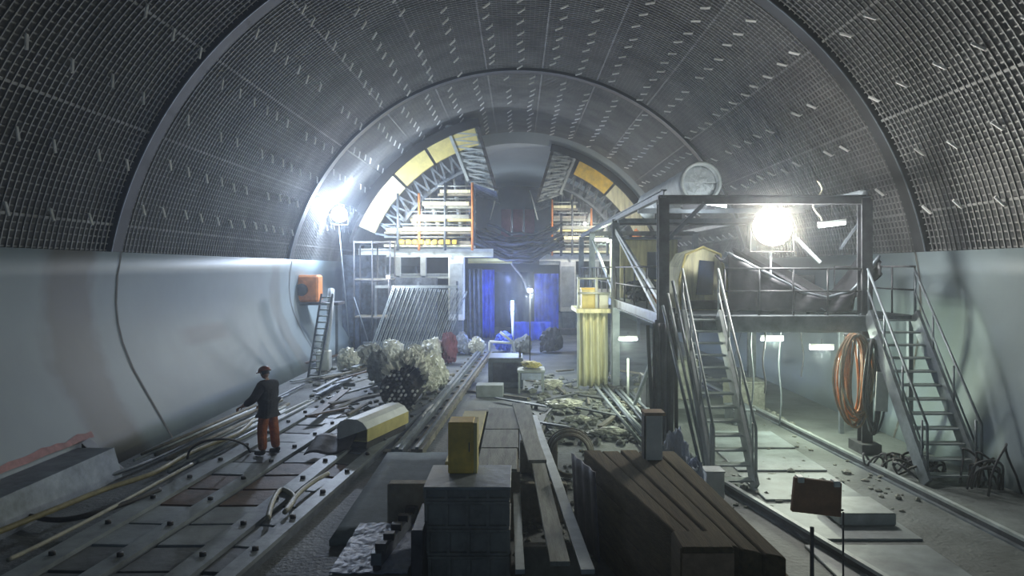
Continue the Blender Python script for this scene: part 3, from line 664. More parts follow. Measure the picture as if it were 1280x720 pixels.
for ((a_, b_), lab, w_) in zip(SP, SPl, (.34,.26,.30,.24)):
    a = G(*a_, SZ); b = G(*b_, SZ); d_ = (b-a).normalized(); a = a-d_*2.2; b = b+d_*(4.0 if lab.startswith(('third','inner')) else 4.5)
    seg.append((a,b)); strip(a, b, w_, lab)
lab3 = ['between the outer and second channels','between the second and third channels','between the third and inner channels']
for i in range(3):
    (a0,b0),(a1,b1) = seg[i],seg[i+1]; n = 15
    for k in range(n):
        f0, f1 = k/n+.003, (k+1)/n-.003
        q = [a0.lerp(b0,f0), a1.lerp(b1,f0), a1.lerp(b1,f1), a0.lerp(b0,f1)]
        ins = [q[0]+(q[1]-q[0]).normalized()*.16, q[1]+(q[0]-q[1]).normalized()*.16, q[2]+(q[3]-q[2]).normalized()*.16, q[3]+(q[2]-q[3]).normalized()*.16]
        zt_ = .10+R_.uniform(-.012,.006)
        if (ins[1]-ins[0]).length < .15: continue
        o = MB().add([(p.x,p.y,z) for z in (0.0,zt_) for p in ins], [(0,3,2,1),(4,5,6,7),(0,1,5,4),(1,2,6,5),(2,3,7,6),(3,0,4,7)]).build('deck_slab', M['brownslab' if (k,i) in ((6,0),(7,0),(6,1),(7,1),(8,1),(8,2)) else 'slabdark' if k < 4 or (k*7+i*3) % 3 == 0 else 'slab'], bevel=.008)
        tag(o, ['nearest','second','third','fourth','fifth','sixth','seventh','eighth','ninth','tenth','eleventh','twelfth','thirteenth','fourteenth','farthest'][k]+(' brownish' if (k,i) in ((6,0),(7,0),(6,1),(7,1),(8,1),(8,2)) else ' grey')+' slab in the left deck row '+lab3[i], 'slab', 'deck slabs '+lab3[i])
# kerb form at the left wall with red paint above
kt = thing('kerb_form', 'grey kerb formwork at the foot of the left wall', 'kerb', (-7.6,12,0))
a = P(0,600,10.2); 
mb = MB(); mb.add([(-7.55,8.5,0),(-7.15,8.5,0),(-7.15,13.0,0),(-7.55,13.0,0),(-7.95,8.5,.52),(-7.3,8.5,.52),(-7.3,13.0,.52),(-7.95,13.0,.52)],[(0,3,2,1),(4,5,6,7),(0,1,5,4),(1,2,6,5),(2,3,7,6),(3,0,4,7)])
mb.build('body', M['steel'], kt)
MB().add([(-7.9,13.02,.60),(-7.25,13.02,0),(-7.25,13.35,0),(-7.95,13.35,.62),(-7.9,13.02,0)],[(0,1,4),(0,3,2,1),(4,1,2),(0,4,3)]).build('end_wedge', M['rubber'], kt)
mb = MB(); vs=[]
for k in range(24):
    y_ = 9.0+.2*k; zc = .60+.012*noise.noise(Vector((y_*2,0,0)))
    for z in (zc-.02, zc+.09+.05*noise.noise(Vector((y_*3,5,0)))): vs.append((-(7.98+(z-.5)*.58-.02), y_, z))
mb.add(vs, [(2*k,2*k+1,2*k+3,2*k+2) for k in range(23)])
tag(mb.build('paint_mark', M['redpaint']), 'faded red paint line on the left wall above the kerb', 'paint mark')
t = thing('iron_stake', 'thin iron stake standing beside the kerb form', 'stake', G(96,618)); q = G(96,618); MB().tube([q,(q.x,q.y,.5)], .014, 6).build('shaft', M['rubber'], t); MB().tube([(q.x,q.y,0),(q.x,q.y,.04)], .06, 8).build('base', M['rubber'], t)
# hoses and pipes by the wall
def hose(pts, r, mt, lab, z=None, cat='hose', name='hose'):
    P3 = [G(px,py,zz_) for px,py,zz_ in pts]
    # Catmull-Rom
    out = []
    for i in range(len(P3)-1):
        p0, p1, p2, p3 = P3[max(i-1,0)], P3[i], P3[i+1], P3[min(i+2,len(P3)-1)]
        for k in range(8):
            s = k/8; out.append(.5*((2*p1)+(-p0+p2)*s+(2*p0-5*p1+4*p2-p3)*s*s+(-p0+3*p1-3*p2+p3)*s**3))
    out.append(P3[-1]); tag(MB().tube(out, r, 8).build(name, M[mt], None), lab, cat)
hose([(-10,668,.18),(60,640,.2),(130,612,.2),(190,592,.2),(230,570,.2),(262,556,.2),(300,540,.2),(330,512,.1),(352,500,.1)], .045, 'hoseyellow', 'olive hose winding along the left deck toward the worker')
hose([(-10,640,.1),(30,644,.1),(70,650,.14),(110,644,.18),(160,628,.18),(200,612,.18)], .04, 'rubber', 'black hose lying at the left picture edge')
hose([(234,575,.12),(238,562,.35),(255,552,.62),(285,549,.62),(306,556,.35),(313,565,.12)], .022, 'rubber', 'black hose arching up beside the worker')
hose([(335,648,.2),(341,626,.2),(352,612,.2),(368,622,.2),(356,640,.22),(372,618,.2),(392,602,.2),(410,592,.2)], .04, 'hosepale', 'pale hose curled on the inner edge of the left deck')
hose([(0,610,.1),(90,606,.1),(150,590,.1),(200,570,.1),(260,540,.1),(330,505,.1),(380,480,.1)], .035, 'steel', 'grey pipe laid along the foot of the left wall', cat='pipe', name='pipe')
hose([(10,700,.2),(60,676,.2),(130,640,.2),(190,607,.2),(240,580,.2)], .03, 'hosepale', 'pale hose running straight beside the outer deck channel')
for k in range(16):
    a = G(190+R_.uniform(-30,60), 585+R_.uniform(-22,14)); L_ = R_.uniform(3,6.5); a.z = .06+R_.uniform(0,.14); an = R_.uniform(.08,.16)
    a.x = max(a.x, -7.3+.6*R_.random()); 
    b = a+Vector((an*L_*.6, L_, 0))
    tag(MB().tube([a,b], R_.uniform(.025,.05), 8).build('steel_pipe', M[R_.choice(['steel','palesteel','wood','slab'])]), 'steel pipe lying loose between the left wall and deck', 'pipe', 'loose pipes along the left wall')
for k in range(22):
    px, py = R_.uniform(350,520), R_.uniform(462,540); a = G(px,py); a.z = .05+R_.uniform(0,.25); L_ = R_.uniform(1.2,4.0); an = R_.uniform(-.2,.9)
    b = a+Vector((math.sin(an)*L_, math.cos(an)*L_, R_.uniform(-.03,.05)))
    tag(MB().beam(a,b,R_.uniform(.08,.2),R_.uniform(.03,.07)).build('batten', M[R_.choice(['wood','brownslab','slab','brownslab','steel'])]), 'loose batten in the litter beyond the left deck', 'batten', 'loose battens beyond the left deck')
# pale rounded block on dark base
t = thing('insulation_roll', 'pale rounded block with yellow side lying on the left deck', 'block', G(465,555))
a = P(440,548,14.9); d_ = Vector((.30,1,0)).normalized(); r = Vector((d_.y,-d_.x,0)); L_ = 1.9
o0 = Vector((-3.35,14.5,.0))
def pr3(s, off, z): return o0+d_*s+r*off+Vector((0,0,z))
sec = [(-.34,.0),(-.34,.28),(-.27,.38),(-.1,.44),(.1,.44),(.24,.38),(.34,.26)]
mb = MB(); n = len(sec); vs = [pr3(s,x,z+.28) for s in (0,L_) for x,z in sec]
mb.add(vs, [tuple(range(n))[::-1], tuple(range(n,2*n))]+[(i,i+1,i+1+n,i+n) for i in range(n-1)]); mb.build('pale_cover', M['white'], t)
mb = MB(); sec2 = [(.345,.26),(.34,0),(-.335,0),(-.335,.02),(.325,.02),(.325,.26)]; n = 6; vs = [pr3(s,x,z+.28) for s in (0,L_) for x,z in sec2]
mb.add(vs, [tuple(range(n)), tuple(range(2*n-1,n-1,-1))]+[(i,i+n,(i+1)%n+n,(i+1)%n) for i in range(n)]); mb.build('yellow_side', M['yellowpale'], t)
mb = MB(); q = [pr3(-.06,-.42,0),pr3(-.06,.36,0),pr3(L_*.9,.36,0),pr3(L_*.9,-.42,0)]; mb.add([(p.x,p.y,z) for z in (.16,.275) for p in q], [(0,3,2,1),(4,5,6,7),(0,1,5,4),(1,2,6,5),(2,3,7,6),(3,0,4,7)]); mb.build('dark_base', M['rubber'], t)
MB().grid(lambda u,v: (o0.x-.75+.8*u, o0.y-.75+.85*v+.25*u, .2+.16*v+.04*math.sin(8*u)), 10, 10).build('dark_flap', M['darkcloth'], t, solid=.02)
# pipe bundle wrapped in plastic
YB_ = 18.2; bc = G(494,519)
bt_ = thing('pipe_bundle', 'bundle of pale pipes with open ends facing front, wrapped in plastic', 'pipes', (-3.1,18.2,0))
bx, bz, brx, brz = -3.02, .66, .48, .60
MB().tube([(bx,YB_+.05,bz),(bx,YB_+2.6,bz)], [.50,.50], 18).build('dark_core', M['rubber'], bt_)
cnt = 0
for j in range(-6,7):
    for i in range(-5,6):
        x_ = i*.115+(j%2)*.057; z_ = j*.10
        if (x_/.47)**2+(z_/.58)**2 < 1:
            z = bz+z_; 
            MB().tube([(bx+x_,YB_-R_.uniform(0,.12),z),(bx+x_,YB_+1.2,z)], .033, 8).build('pipe', M['pipe' if R_.random() < .35 else 'rubber'], bt_)
def wrap(u, v):
    a = -1.9+3.3*u+math.pi/2-.35; pn = Vector((u*5,v*5,0)); rr = 1.0-.5*abs(noise.noise(pn*1.4))-.3*abs(noise.noise(pn*3.3))+.15*noise.noise(pn*7)
    return (bx+.14+.72*rr*math.cos(a), YB_-.02+2.0*v+.15*noise.noise(pn*2), max(.02, bz+.10+.80*rr*math.sin(a)))
MB().grid(lambda u,v: wrap(1-u*.80,v), 90, 70, smooth=False).build('plastic_wrap', M['plastic'], bt_, solid=.015)
for i, (px, py, r_) in enumerate(((535,452,.55),(548,470,.4),(515,445,.5),(470,448,.45))):
    q = P(px,py,22.5); sack((q.x,21.6+.5*i,0), r_*1.1, ['tall pale plastic sack behind the pipe bundle','small pale plastic sack right of the pipe bundle','pale plastic sack behind the bundle, centre','rough greyish sack behind the bundle, toward the left'][i], M['plastic' if i < 3 else 'rubble'], name='plastic_sack', sq=(.9,.9,1.5))
# centre-left track of planks running back
for k, (a_, b_, w_, lab) in enumerate((((496,566),(598,441),.22,'left long rail beam of the centre track'),((521,566),(612,441),.22,'right long rail beam of the centre track'))):
    a = G(*a_,.12); b = G(*b_,.12); t = thing('track_beam', lab, 'beam', Vector((a.x,a.y,0))); MB().beam(a,b,w_,.14).build('beam', M['wood' if k else 'slab'], t)
    MB().beam(a+Vector((0,0,.09)),b+Vector((0,0,.09)),.06,.05).build('top_strip', M['steel'], t)
for k in range(16):
    f = k/15; a = G(478,566).lerp(G(592,441),f); b = G(532,566).lerp(G(618,441),f); a.z=b.z=.025
    tag(MB().beam(a,b,.22,.05).build('cross_tie', M['wood']), 'wooden cross tie beneath the centre track beams', 'sleeper', 'cross ties of the centre track')
# rubble & litter
def rocks(name, n, reg, rmin, rmax, mt, label, cat='rubble'):
    import bmesh
    mb = MB()
    for k in range(n):
        px, py = R_.uniform(reg[0],reg[2]), R_.uniform(reg[1],reg[3]); c = G(px,py); r = R_.uniform(rmin,rmax); c.x = max(-6.9, min(6.6, c.x))
        bm = bmesh.new(); bmesh.ops.create_icosphere(bm, subdivisions=1, radius=r); s = [R_.uniform(.5,1.3) for _ in range(3)]
        for v in bm.verts: v.co = Vector((v.co.x*s[0],v.co.y*s[1],v.co.z*s[2]*.6))*R_.uniform(.75,1.2)
        bm.verts.index_update(); mb.add([(v.co.x+c.x,v.co.y+c.y,max(0,v.co.z+r*.25)) for v in bm.verts], [[v.index for v in f.verts] for f in bm.faces]); bm.free()
    tag(mb.build(name, M[mt]), label, cat, kind='stuff')
rocks('rubble', 420, (655,470,820,556), .05, .16, 'rubble', 'grey rubble strewn between the centre track and gantry')
rocks('rubble', 260, (380,440,560,520), .05, .15, 'rubble', 'grey rubble around the pipe bundle beyond the left deck')
rocks('rubble', 260, (900,460,1150,640), .02, .08, 'rubble', 'scattered small stones on the floor by the right rails')
rocks('rubble', 160, (640,560,740,700), .03, .09, 'rubble', 'dark small rubble beside the long planks')
for i, (px, py, r_, sq, lab) in enumerate(((705,512,.42,(1.3,.7,.45),'pale flattened sack on the rubble heap'),(722,528,.3,(1.2,.6,.4),'small pale sack in front of the flattened one'),(760,545,.35,(1.4,.7,.35),'pale sheetlike sack at the near edge of rubble'),(690,486,.35,(1.2,.7,.5),'grey-white sack at the far side of the rubble'))):
    q = G(px,py); sack((q.x,q.y,0), r_, lab, M['plastic' if i != 3 else 'whiteblock'], name='flat_sack', sq=sq)
for k in range(26):
    px, py = R_.uniform(660,815), R_.uniform(468,556); a = G(px,py); a.z = .04+R_.uniform(0,.08); L_ = R_.uniform(.6,2.4); an = R_.uniform(-1.2,1.2)
    b = a+Vector((math.sin(an)*L_, math.cos(an)*L_, R_.uniform(-.02,.03)))
    tag(MB().beam(a,b,R_.uniform(.05,.14),R_.uniform(.03,.06)).build('scrap_board', M[R_.choice(['wood','wood','slabdark','steel'])]), 'loose scrap board in the litter left of the gantry', 'board', 'scrap boards in the litter')
def hosering(px, py, r_, lab):
    q = G(px,py); t = thing('hose_ring', lab, 'hose', (q.x,q.y,0))
    for k in range(5): MB().tube([(q.x+r_*math.cos(a)*(1-.05*k), q.y-.04*k+.05*math.sin(a), .04+r_+r_*math.sin(a)*(1-.05*k)) for a in [2*math.pi*i/22 for i in range(23)]], .022, 6, False).build('loop', M['hosepale' if k % 2 else 'wood'], t)
hosering(712,598,.42,'upright coil of pale hose at the left back corner of the brown stack')
# wavy heap of pipes running from gantry foot to centre
for k in range(7):
    a = G(735+9*k,470+3*k,.1); b = G(806+10*k,560+2*k,.1)
    tag(MB().tube([a, a.lerp(b,.5)+Vector((R_.uniform(-.1,.1),0,.05)), b], .04, 8).build('service_pipe', M['steel' if k % 2 else 'palesteel']), 'service pipe running along the inner side of the gantry', 'pipe', 'service pipes along the gantry')
t = thing('prop_pole', 'thin white pole standing below the gantry near the tarps', 'pole', G(785,500)); q = G(785,500); MB().tube([(q.x,q.y,0),(q.x,q.y,EYE-(448-VY)/F*q.y)], .035, 8).build('shaft', M['white'], t); MB().box(q.x-.1,q.x+.1,q.y-.1,q.y+.1,0,.02).build('base', M['steel'], t)
# trolley in the centre
q = G(664,492); t = thing('work_trolley', 'small pale trolley table with yellow load on the centre track', 'trolley', (q.x,q.y,0)); s_ = F/q.y
MB().bbox(q.x-.42,q.x+.42,q.y,q.y+.9,.62,.70,.01).build('tabletop', M['palesteel'], t)
MB().bbox(q.x-.3,q.x+.3,q.y+.05,q.y+.8,.40,.62,.01).build('blue_box', M['bluepale'], t)
for sx in (-.36,.36):
    for sy in (.06,.84): MB().beam((q.x+sx,q.y+sy,0),(q.x+sx,q.y+sy,.62),.06,.06).build('leg', M['palesteel'], t)
sack((q.x,q.y+.45,.70), .34, 'yellow sack lying on the centre trolley', M['yellowpale'], sq=(1.1,.9,.45))
t = thing('machine_block', 'grey machine housing behind the trolley, left of it', 'machine', (-.5,23,0))
MB().bbox(-.95,.15,22.6,24,0,.95,.03).build('housing', M['steel'], t); MB().bbox(-.8,.0,22.55,22.62,.2,.8,.01).build('grille', M['darksteel'], t); MB().tube([(.05,22.8,.95),(.05,22.8,1.3)],.04,8).build('exhaust', M['darksteel'], t)
# pale brown cases before it
for i, (px, py, w_, h_, mt, lab) in enumerate(((612,497,.8,.35,'palesteel','flat pale case on the floor ahead of the machine housing'),(628,478,.5,.3,'timberend','small brown case beside the centre machine'),(655,470,.4,.5,'wood','upright brown case left of the trolley'))):
    q = G(px,py); o = MB().bbox(q.x-w_/2,q.x+w_/2,q.y,q.y+.6,0,h_,.02).build('case', M[mt]); tag(o, lab, 'case')

# ================================================================== FAR SHUTTER GANTRY
YL, YR = 34.0, 41.0
def seg_arc(r0, r1, a0, a1, y0, y1, name, m, parent, n=20):
    A = [(r0*math.sin(a0+(a1-a0)*i/n), CZ+r0*math.cos(a0+(a1-a0)*i/n)) for i in range(n+1)]
    B = [(r1*math.sin(a1+(a0-a1)*i/n), CZ+r1*math.cos(a1+(a0-a1)*i/n)) for i in range(n+1)]
    poly = A+B; k = len(poly); mb = MB()
    mb.add([(x,y0,z) for x,z in poly]+[(x,y1,z) for x,z in poly], [(i,i+k,(i+1)%k+k,(i+1)%k) for i in range(k)]+
           [(i,i+1,k-2-i,k-1-i) for i in range(n)]+[(k+k-1-i,k+k-2-i,k+i+1,k+i) for i in range(n)])
    return mb.build(name, m, parent)
rad = math.radians
def shutter(side, YS, label):
    s = -1 if side == 'left' else 1
    t = thing('lining_shutter', label, 'formwork', (s*5,YS,0))
    seg_arc(8.28, 8.42, s*rad(13), s*rad(72), YS, YS+12 if s < 0 else YS+8, 'skin', M['darksteel'], t, 30)
    seg_arc(8.27, 8.66, s*rad(12.6), s*rad(62 if s < 0 else 56), YS-.12, YS+.1, 'shaded_rim', M['black'], t, 30)  # black strip stands for the shaded gap above the end boards
    MB().prism([(s*2.2,4.9)]+[(7.3*math.sin(s*rad(a_)), CZ+7.3*math.cos(rad(a_))) for a_ in range(18,70,4)], YS+3.2, YS+3.4).build('dark_backing', M['bulk'], t)  # added backing panel that makes the space behind the staging dark
    spans = [((14.5,31.5),'yellowpale'),((32.5,45),'yellowpale'),((46,66),'canvas')] if s < 0 else [((15,24),'steel'),((25,41),'yellow'),((42,66),'canvas')]
    for (a0,a1), mt in spans:
        if s < 0 or mt != 'steel': seg_arc(7.45, 8.26, s*rad(a0), s*rad(a1), YS+.02, YS+.25, 'end_board', M[mt], t, 10)
    # radial flap
    a = s*rad(13.5); top = Vector((8.3*math.sin(a), 0, CZ+8.3*math.cos(a))); bot = Vector((s*1.05, 0, CZ+5.05+(.0 if s<0 else .1)))
    d_ = (bot-top); nrm = Vector((s*abs(d_.z), 0, -abs(d_.x)*-1)).normalized(); w = 1.55
    nrm = Vector((s,0,.33)).normalized()
    q = [top, bot, bot+nrm*w*.9, top+nrm*w*1.0+Vector((0,0,-.45))]
    MB().add([(p.x,y_,p.z) for y_ in (YS+.1, YS+7) for p in q], [(0,1,2,3),(7,6,5,4),(0,4,5,1),(1,5,6,2),(2,6,7,3),(3,7,4,0)]).build('flap', M['flap'], t); fl = bpy.data.objects[-1] if 0 else t.children[-1]
    mb = MB()
    for k in range(9):
        f = k/8; p1 = q[0].lerp(q[1],f); p2 = q[3].lerp(q[2],f); mb.beam((p1.x,YS+.05,p1.z),(p2.x,YS+.05,p2.z),.07,.07,(0,1,0))
        if k < 8:
            p3 = q[3].lerp(q[2],f+1/8); mb.beam((p1.x,YS+.04,p1.z),(p3.x,YS+.04,p3.z),.05,.05,(0,1,0))
    mb.beam((q[3].x,YS+.03,q[3].z),(q[2].x,YS+.03,q[2].z),.14,.12,(0,1,0)); mb.build('flap_lattice', M['palesteel'], fl)
    MB().beam((q[0].x,YS+.03,q[0].z),(q[1].x,YS+.03,q[1].z),.16,.16,(0,1,0)).build('flap_edge', M['rubber'], fl)
    # hydraulic struts
    for k in range(8):
        a = s*rad(20+k*6); r1_ = 7.4; p1 = Vector((r1_*math.sin(a), YS+.5, CZ+r1_*math.cos(a))); p2 = Vector((s*(2.2+.5*k), YS+.5, 5.3+.02*k)) 
        if p1.z > p2.z+.3: MB().tube([p1, p1.lerp(p2,.45), p1.lerp(p2,.46), p2], [.05,.05,.1,.1], 8).build('hydraulic_ram', M['white' if k%2 else 'steel'], t)
    mb = MB(); prev = None
    for k in range(27):
        a = s*rad(16+k*2.0); rr = 7.42 if k % 2 else 6.5; p = Vector((rr*math.sin(a), YS+.15, CZ+rr*math.cos(a)))
        if p.z < 4.9: break
        if prev: mb.beam(prev, p, .09, .09, (0,1,0))
        prev = p
    mb.build('lattice_web', M['steel'], t)
    seg_arc(6.42, 6.56, s*rad(16), s*rad(56), YS+.05, YS+.3, 'inner_chord', M['steel'], t, 14)
    for k in range(14):
        x_ = s*(2.1+.36*k); z_ = 8.6-.36*k*.62; 
        if z_ > 6.3: MB().beam((x_,YS+.9+.1*(k%3),5.0),(x_+s*.1,YS+.9,z_-.2*(k%3)),.10,.10).build('prop', M[['steel','palesteel','darksteel'][k%3]], t)
    # portal: main beam, columns
    zb = EYE-(316-VY)/F*YS if s < 0 else EYE-(322-VY)/F*YS
    xo, xi = s*7.6, s*1.2
    MB().ibeam((xo,YS+.3,zb), (xi,YS+.3,zb), .3, .40, .05).build('main_beam', M['white'], t)
    c0, c1 = ((560-VX)/F*YS, (580-VX)/F*YS) if s < 0 else ((700-VX)/F*YS, (720-VX)/F*YS)
    co = MB().bbox(c0,c1,YS+.1,YS+.6,1.3,zb-.2,.03).build('column', M['white'], t)
    MB().box(c0+.08,c1-.08,YS+.07,YS+.1,1.6,zb-.5).build('column_panel', M['palesteel'], co)
    MB().bbox(c0+.1,c1-.05,YS+.15,YS+.55,0,1.3,.03).build('column_leg', M['steel'], t)
    MB().bbox(c0-.15,c1+.1,YS-.1,YS+.8,0,.35,.04).build('bogie', M['darksteel'], t)
    MB().ibeam((xo,YS+.3,zb-1.1), (c0 if s<0 else c1,YS+.3,zb-1.1), .2, .24, .03).build('lower_beam', M['palesteel'], t)
    for k in range(1,4):
        x_ = (c0 if s < 0 else c1)+s*k*1.2; MB().bbox(x_-.14,x_+.14,YS+.15,YS+.45,zb-1.1,zb-.1,.02).build('short_post', M['palesteel'], t)
        MB().box(x_-.08,x_+.08,YS+.2,YS+.4,0,zb-1.1).build('under_post', M['steel'], t)
    return t, zb
tl, zbl = shutter('left', YL, 'left half of the curved lining shutter with yellow end boards')
tr_, zbr = shutter('right', YR, 'right half of the curved lining shutter, set farther back')
# stacked working decks inside the shutter
def racks(s, YS, zb, xa, xb, n, label, rowm):
    t = thing('staging', label, 'scaffold', (s*4,YS,zb)); zs = []
    for k in range(n):
        z = zb+.28+k*.60; w0 = xa; w1 = xb*(1-.10*k) if k > 1 else xb
        mb = MB(); mb.box(min(w0,w1),max(w0,w1),YS-.25,YS+2.6,z,z+.10); mb.build('platform', M[rowm[k % len(rowm)]], t)
        MB().box(min(w0,w1)+.1,max(w0,w1)-.1,YS-.28,YS-.22,z+.12,z+.27).build('toe_board', M[rowm[(k+1) % len(rowm)]], t)
        MB().tube([(w0,YS-.2,z+.45),(w1,YS-.2,z+.45)], .03, 6).build('hand_rail', M['palesteel'], t)
    top = zb+.28+n*.60
    for j, f in enumerate((0,.36,.70,.98)):
        x_ = xa+(xb-xa)*f*.86; MB().tube([(x_,YS-.3,zb+.1),(x_,YS-.3,top-(.0 if j<2 else .5))], .06, 8).build('standard', M['orange' if j in (0,2) else 'steel'], t)
    return t
racks(-1, YL, zbl, -2.15, -6.3, 5, 'left staging of stacked decks with orange posts under the shutter', ['canvas','wood','yellowpale','plank','wood'])
racks(1, YR, zbr, 1.9, 5.6, 5, 'right staging of stacked decks under the farther shutter half', ['canvas','wood','yellowpale','plank','wood'])
# yellow timber girder ends on the left staging
for k in range(9):
    x_ = (502+k*8.3-VX)/F*33.7; o = MB().bbox(x_-.10,x_+.10,33.6,34.6,zbl+.39,zbl+.60,.02).build('formwork_girder', M['yellow']); tag(o, 'yellow formwork girder end in the row on the left staging', 'girder', 'yellow girder ends on the left staging')
for i, (x_, z_, L_, s_) in enumerate(((-5.4,zbl+1.0,3.2,1),(-4.9,zbl+1.58,2.6,1),(-4.5,zbl+2.2,2.2,1),(2.3,zbr+1.6,2.2,1),(2.2,zbr+1.0,2.6,1))):
    yy = 33.65 if i < 3 else 40.65
    o = MB().bbox(x_,x_+L_,yy,yy+.7,z_,z_+.2,.02).build('stored_beam', M['plank' if i % 2 else 'canvas']); tag(o, ['long pale beam on the lower left staging deck','long pale beam on the middle left staging deck','pale beam on the upper left staging deck','pale beam on the upper right staging deck','pale beam on the lower right staging deck'][i], 'beam')
# folded clutter: mess of hoses above portal
t = thing('hose_festoon', 'dark festoon of hoses and netting sagging over the central passage', 'hoses', (0,38,4.9))
for k in range(30):
    x0_ = R_.uniform(-2.7,-1.2); x1_ = R_.uniform(1.2,2.4); z0_ = R_.uniform(4.9,6.2); y_ = R_.uniform(36,38.5); sg = R_.uniform(.2,1.1)
    pts = [(x0_+(x1_-x0_)*u, y_, z0_-sg*math.sin(math.pi*u)+.05*math.sin(20*u+k)) for u in [i/16 for i in range(17)]]
    MB().tube(pts, R_.uniform(.04,.09), 6).build('hose', M[R_.choice(['rubber','darksteel','steel','rubber'])], t)
for x_ in (-2.6,2.2): MB().beam((x_,37,4.4),(x_,37,6.6),.12,.12).build('hanger', M['darksteel'], t)
mb = MB().beam((-2.8,37,4.75),(2.4,37,4.75),.3,.12); mb.build('carrier_beam', M['darksteel'], t)
o = MB().tube([(P(640,328,37).x,37,4.72)]+[P(640+2*k+7*math.sin(k/3.),331+k*5,37) for k in range(8)], .05, 8).build('bent_pipe', M['wood']); tag(o, 'short pale bent pipe dangling over the central passage', 'pipe')
# red-brown panels in background gap
for k in range(3):
    x_ = -1.05+k*.72; o = MB().bbox(x_,x_+.6,44,44.1,5.7,7.4,.02).build('red_panel', M['red']); tag(o, ['left','middle','right'][k]+' dull red panel high up in the gap between the shutter halves', 'panel', 'red panels in the gap')
o = MB().ibeam((-1.6,44.1,5.65),(1.8,44.1,5.65),.2,.25).build('panel_beam', M['darksteel']); tag(o, 'dark beam carrying the red panels in the gap', 'beam')
for s in (-1,1):
    a = P(622 if s < 0 else 662,238,40); b = P(612 if s < 0 else 672,275,40); o = MB().tube([a,b],.04,6).build('tie_rod', M['palesteel']); tag(o, 'thin pale tie rod at the '+('left' if s < 0 else 'right')+' side of the gap', 'rod')
# passage: blue sheets
def curtain(pa, pb, y, z0, z1, mt, lab, amp=.12, name='hanging_sheet', freq=22):
    o = MB().grid(lambda u,v: (pa+(pb-pa)*u, y+amp*math.sin(freq*u+2*v), z0+(z1-z0)*v), 40, 8).build(name, M[mt], solid=.02); tag(o, lab, 'sheet'); return o
cz = lambda py, Y_: EYE-(py-VY)/F*Y_
curtain((584-VX)/F*37,(603-VX)/F*37,37,.02,cz(336,37),'steel','grey sheet hanging just inside the left passage column')
curtain((598-VX)/F*39,(618-VX)/F*39,39,.02,cz(337,39),'blue','narrow bright blue sheet on the left of the passage')
curtain((668-VX)/F*40,(698-VX)/F*40,40,.02,cz(342,40),'blue','wide blue sheet on the right of the passage')
curtain((616-VX)/F*46,(668-VX)/F*46,46,.02,cz(340,46),'darkcloth','dark sheet closing the back of the passage')
curtain((640-VX)/F*33,(694-VX)/F*33,37.5,.02,1.0,'blue','low blue sheet across the foot of the passage')
o = MB().ibeam(((584-VX)/F*36,36.5,4.15),((640-VX)/F*36,36.5,4.15),.2,.25).build('yellow_crossbeam', M['yellowpale']); tag(o, 'yellowish crossbeam over the left part of the passage', 'beam')
o = MB().ibeam(((675-VX)/F*40,41.25,4.1),((705-VX)/F*41,41.25,4.1),.2,.25).build('crossbeam', M['palesteel']); tag(o, 'short pale crossbeam over the right part of the passage', 'beam')
# blue-white lamp standing in the passage
q = P(641,420,33); t = thing('upright_lamp', 'upright white lamp post glowing blue in the passage', 'lamp', (q.x,33,0))
MB().tube([(q.x,33,0),(q.x,33,cz(418,33)),(q.x-.02,33,cz(388,33))], .055, 8).build('post', M['white'], t); MB().tube([(q.x-.02,33,cz(388,33)),(q.x-.02,33,cz(376,33))], .07, 8).build('blue_bulb', M['bluelamp'], t)
lamp_light(t, (q.x-.1,32.7,cz(382,33)), 350, (.28,.42,1), .1); lamp_light(t, (q.x-.3,35.5,3.2), 330, (.30,.42,1), .1)  # second light has no fixture, added to brighten the blue sheets
t = thing('bent_hoop', 'white bent pipe frame in front of the blue passage', 'frame', P(628,440,31))
MB().tube([P(612,427,31),P(641,429,31),P(645,450,31),(P(645,450,31).x,31,0)], .06, 8).build('hoop', M['white'], t); MB().tube([P(612,427,31),(P(612,427,31).x,31,0)], .05, 8).build('leg', M['white'], t); MB().tube([P(625,415,31),P(641,428,31)], .06, 8).build('stub', M['white'], t)
for i, (px, py, r_, mt, lab) in enumerate(((596,425,.4,'plastic','pale bag left of the white pipe frame'),(578,432,.5,'bluepale','bluish bag further left by the passage column'),(655,452,.45,'rubble','grey sack at the right foot of the passage'),(690,458,.6,'darkcloth','dark sack right of the passage foot'),(628,445,.45,'blue','blue bag beneath the white pipe frame'))):
    q = P(px,py,31); sack((q.x,31.3+.3*i,0), r_, lab, M[mt], name='bag', sq=(1,1,1.2))
# left side: scaffolding, leaning ladder, orange pump, lattice stacks
t = thing('orange_pump', 'orange machine mounted beside the left wall beyond the second rib', 'machine', P(386,360,30))
q = P(386,362,29.5); MB().bbox(q.x-.55,q.x+.45,29.2,30,q.z-.5,q.z+.6,.08).build('body', M['orange'], t); MB().tube([(q.x-.2,29.1,q.z),(q.x-.2,29.2,q.z)],.25,14).build('wheel', M['darksteel'], t)
MB().box(q.x-.8,q.x+1.3,29.1,30.2,q.z-.62,q.z-.5).build('shelf', M['darksteel'], t)
for dx in (-.7,1.2):
    MB().beam((q.x+dx,29.3,0),(q.x+dx,29.3,q.z-.6),.1,.1).build('leg', M['steel'], t)
t = thing('ladder', 'tall pale ladder leaning near the left wall', 'ladder', P(408,452,26))
a0, a1 = P(385,452,24.6), P(402,368,26.4); b0, b1 = P(398,452,24.6), P(416,368,26.4)
for a, b in ((a0,a1),(b0,b1)):
    e = a+(a-b).normalized()*0.0; MB().beam((a.x,a.y,0),b,.06,.10).build('stile', M['steel'], t)
for k in range(13):
    f = (k+.5)/13; MB().tube([Vector((a0.x,a0.y,0)).lerp(a1,f), Vector((b0.x,b0.y,0)).lerp(b1,f)], .03, 6).build('rung', M['palesteel'], t)
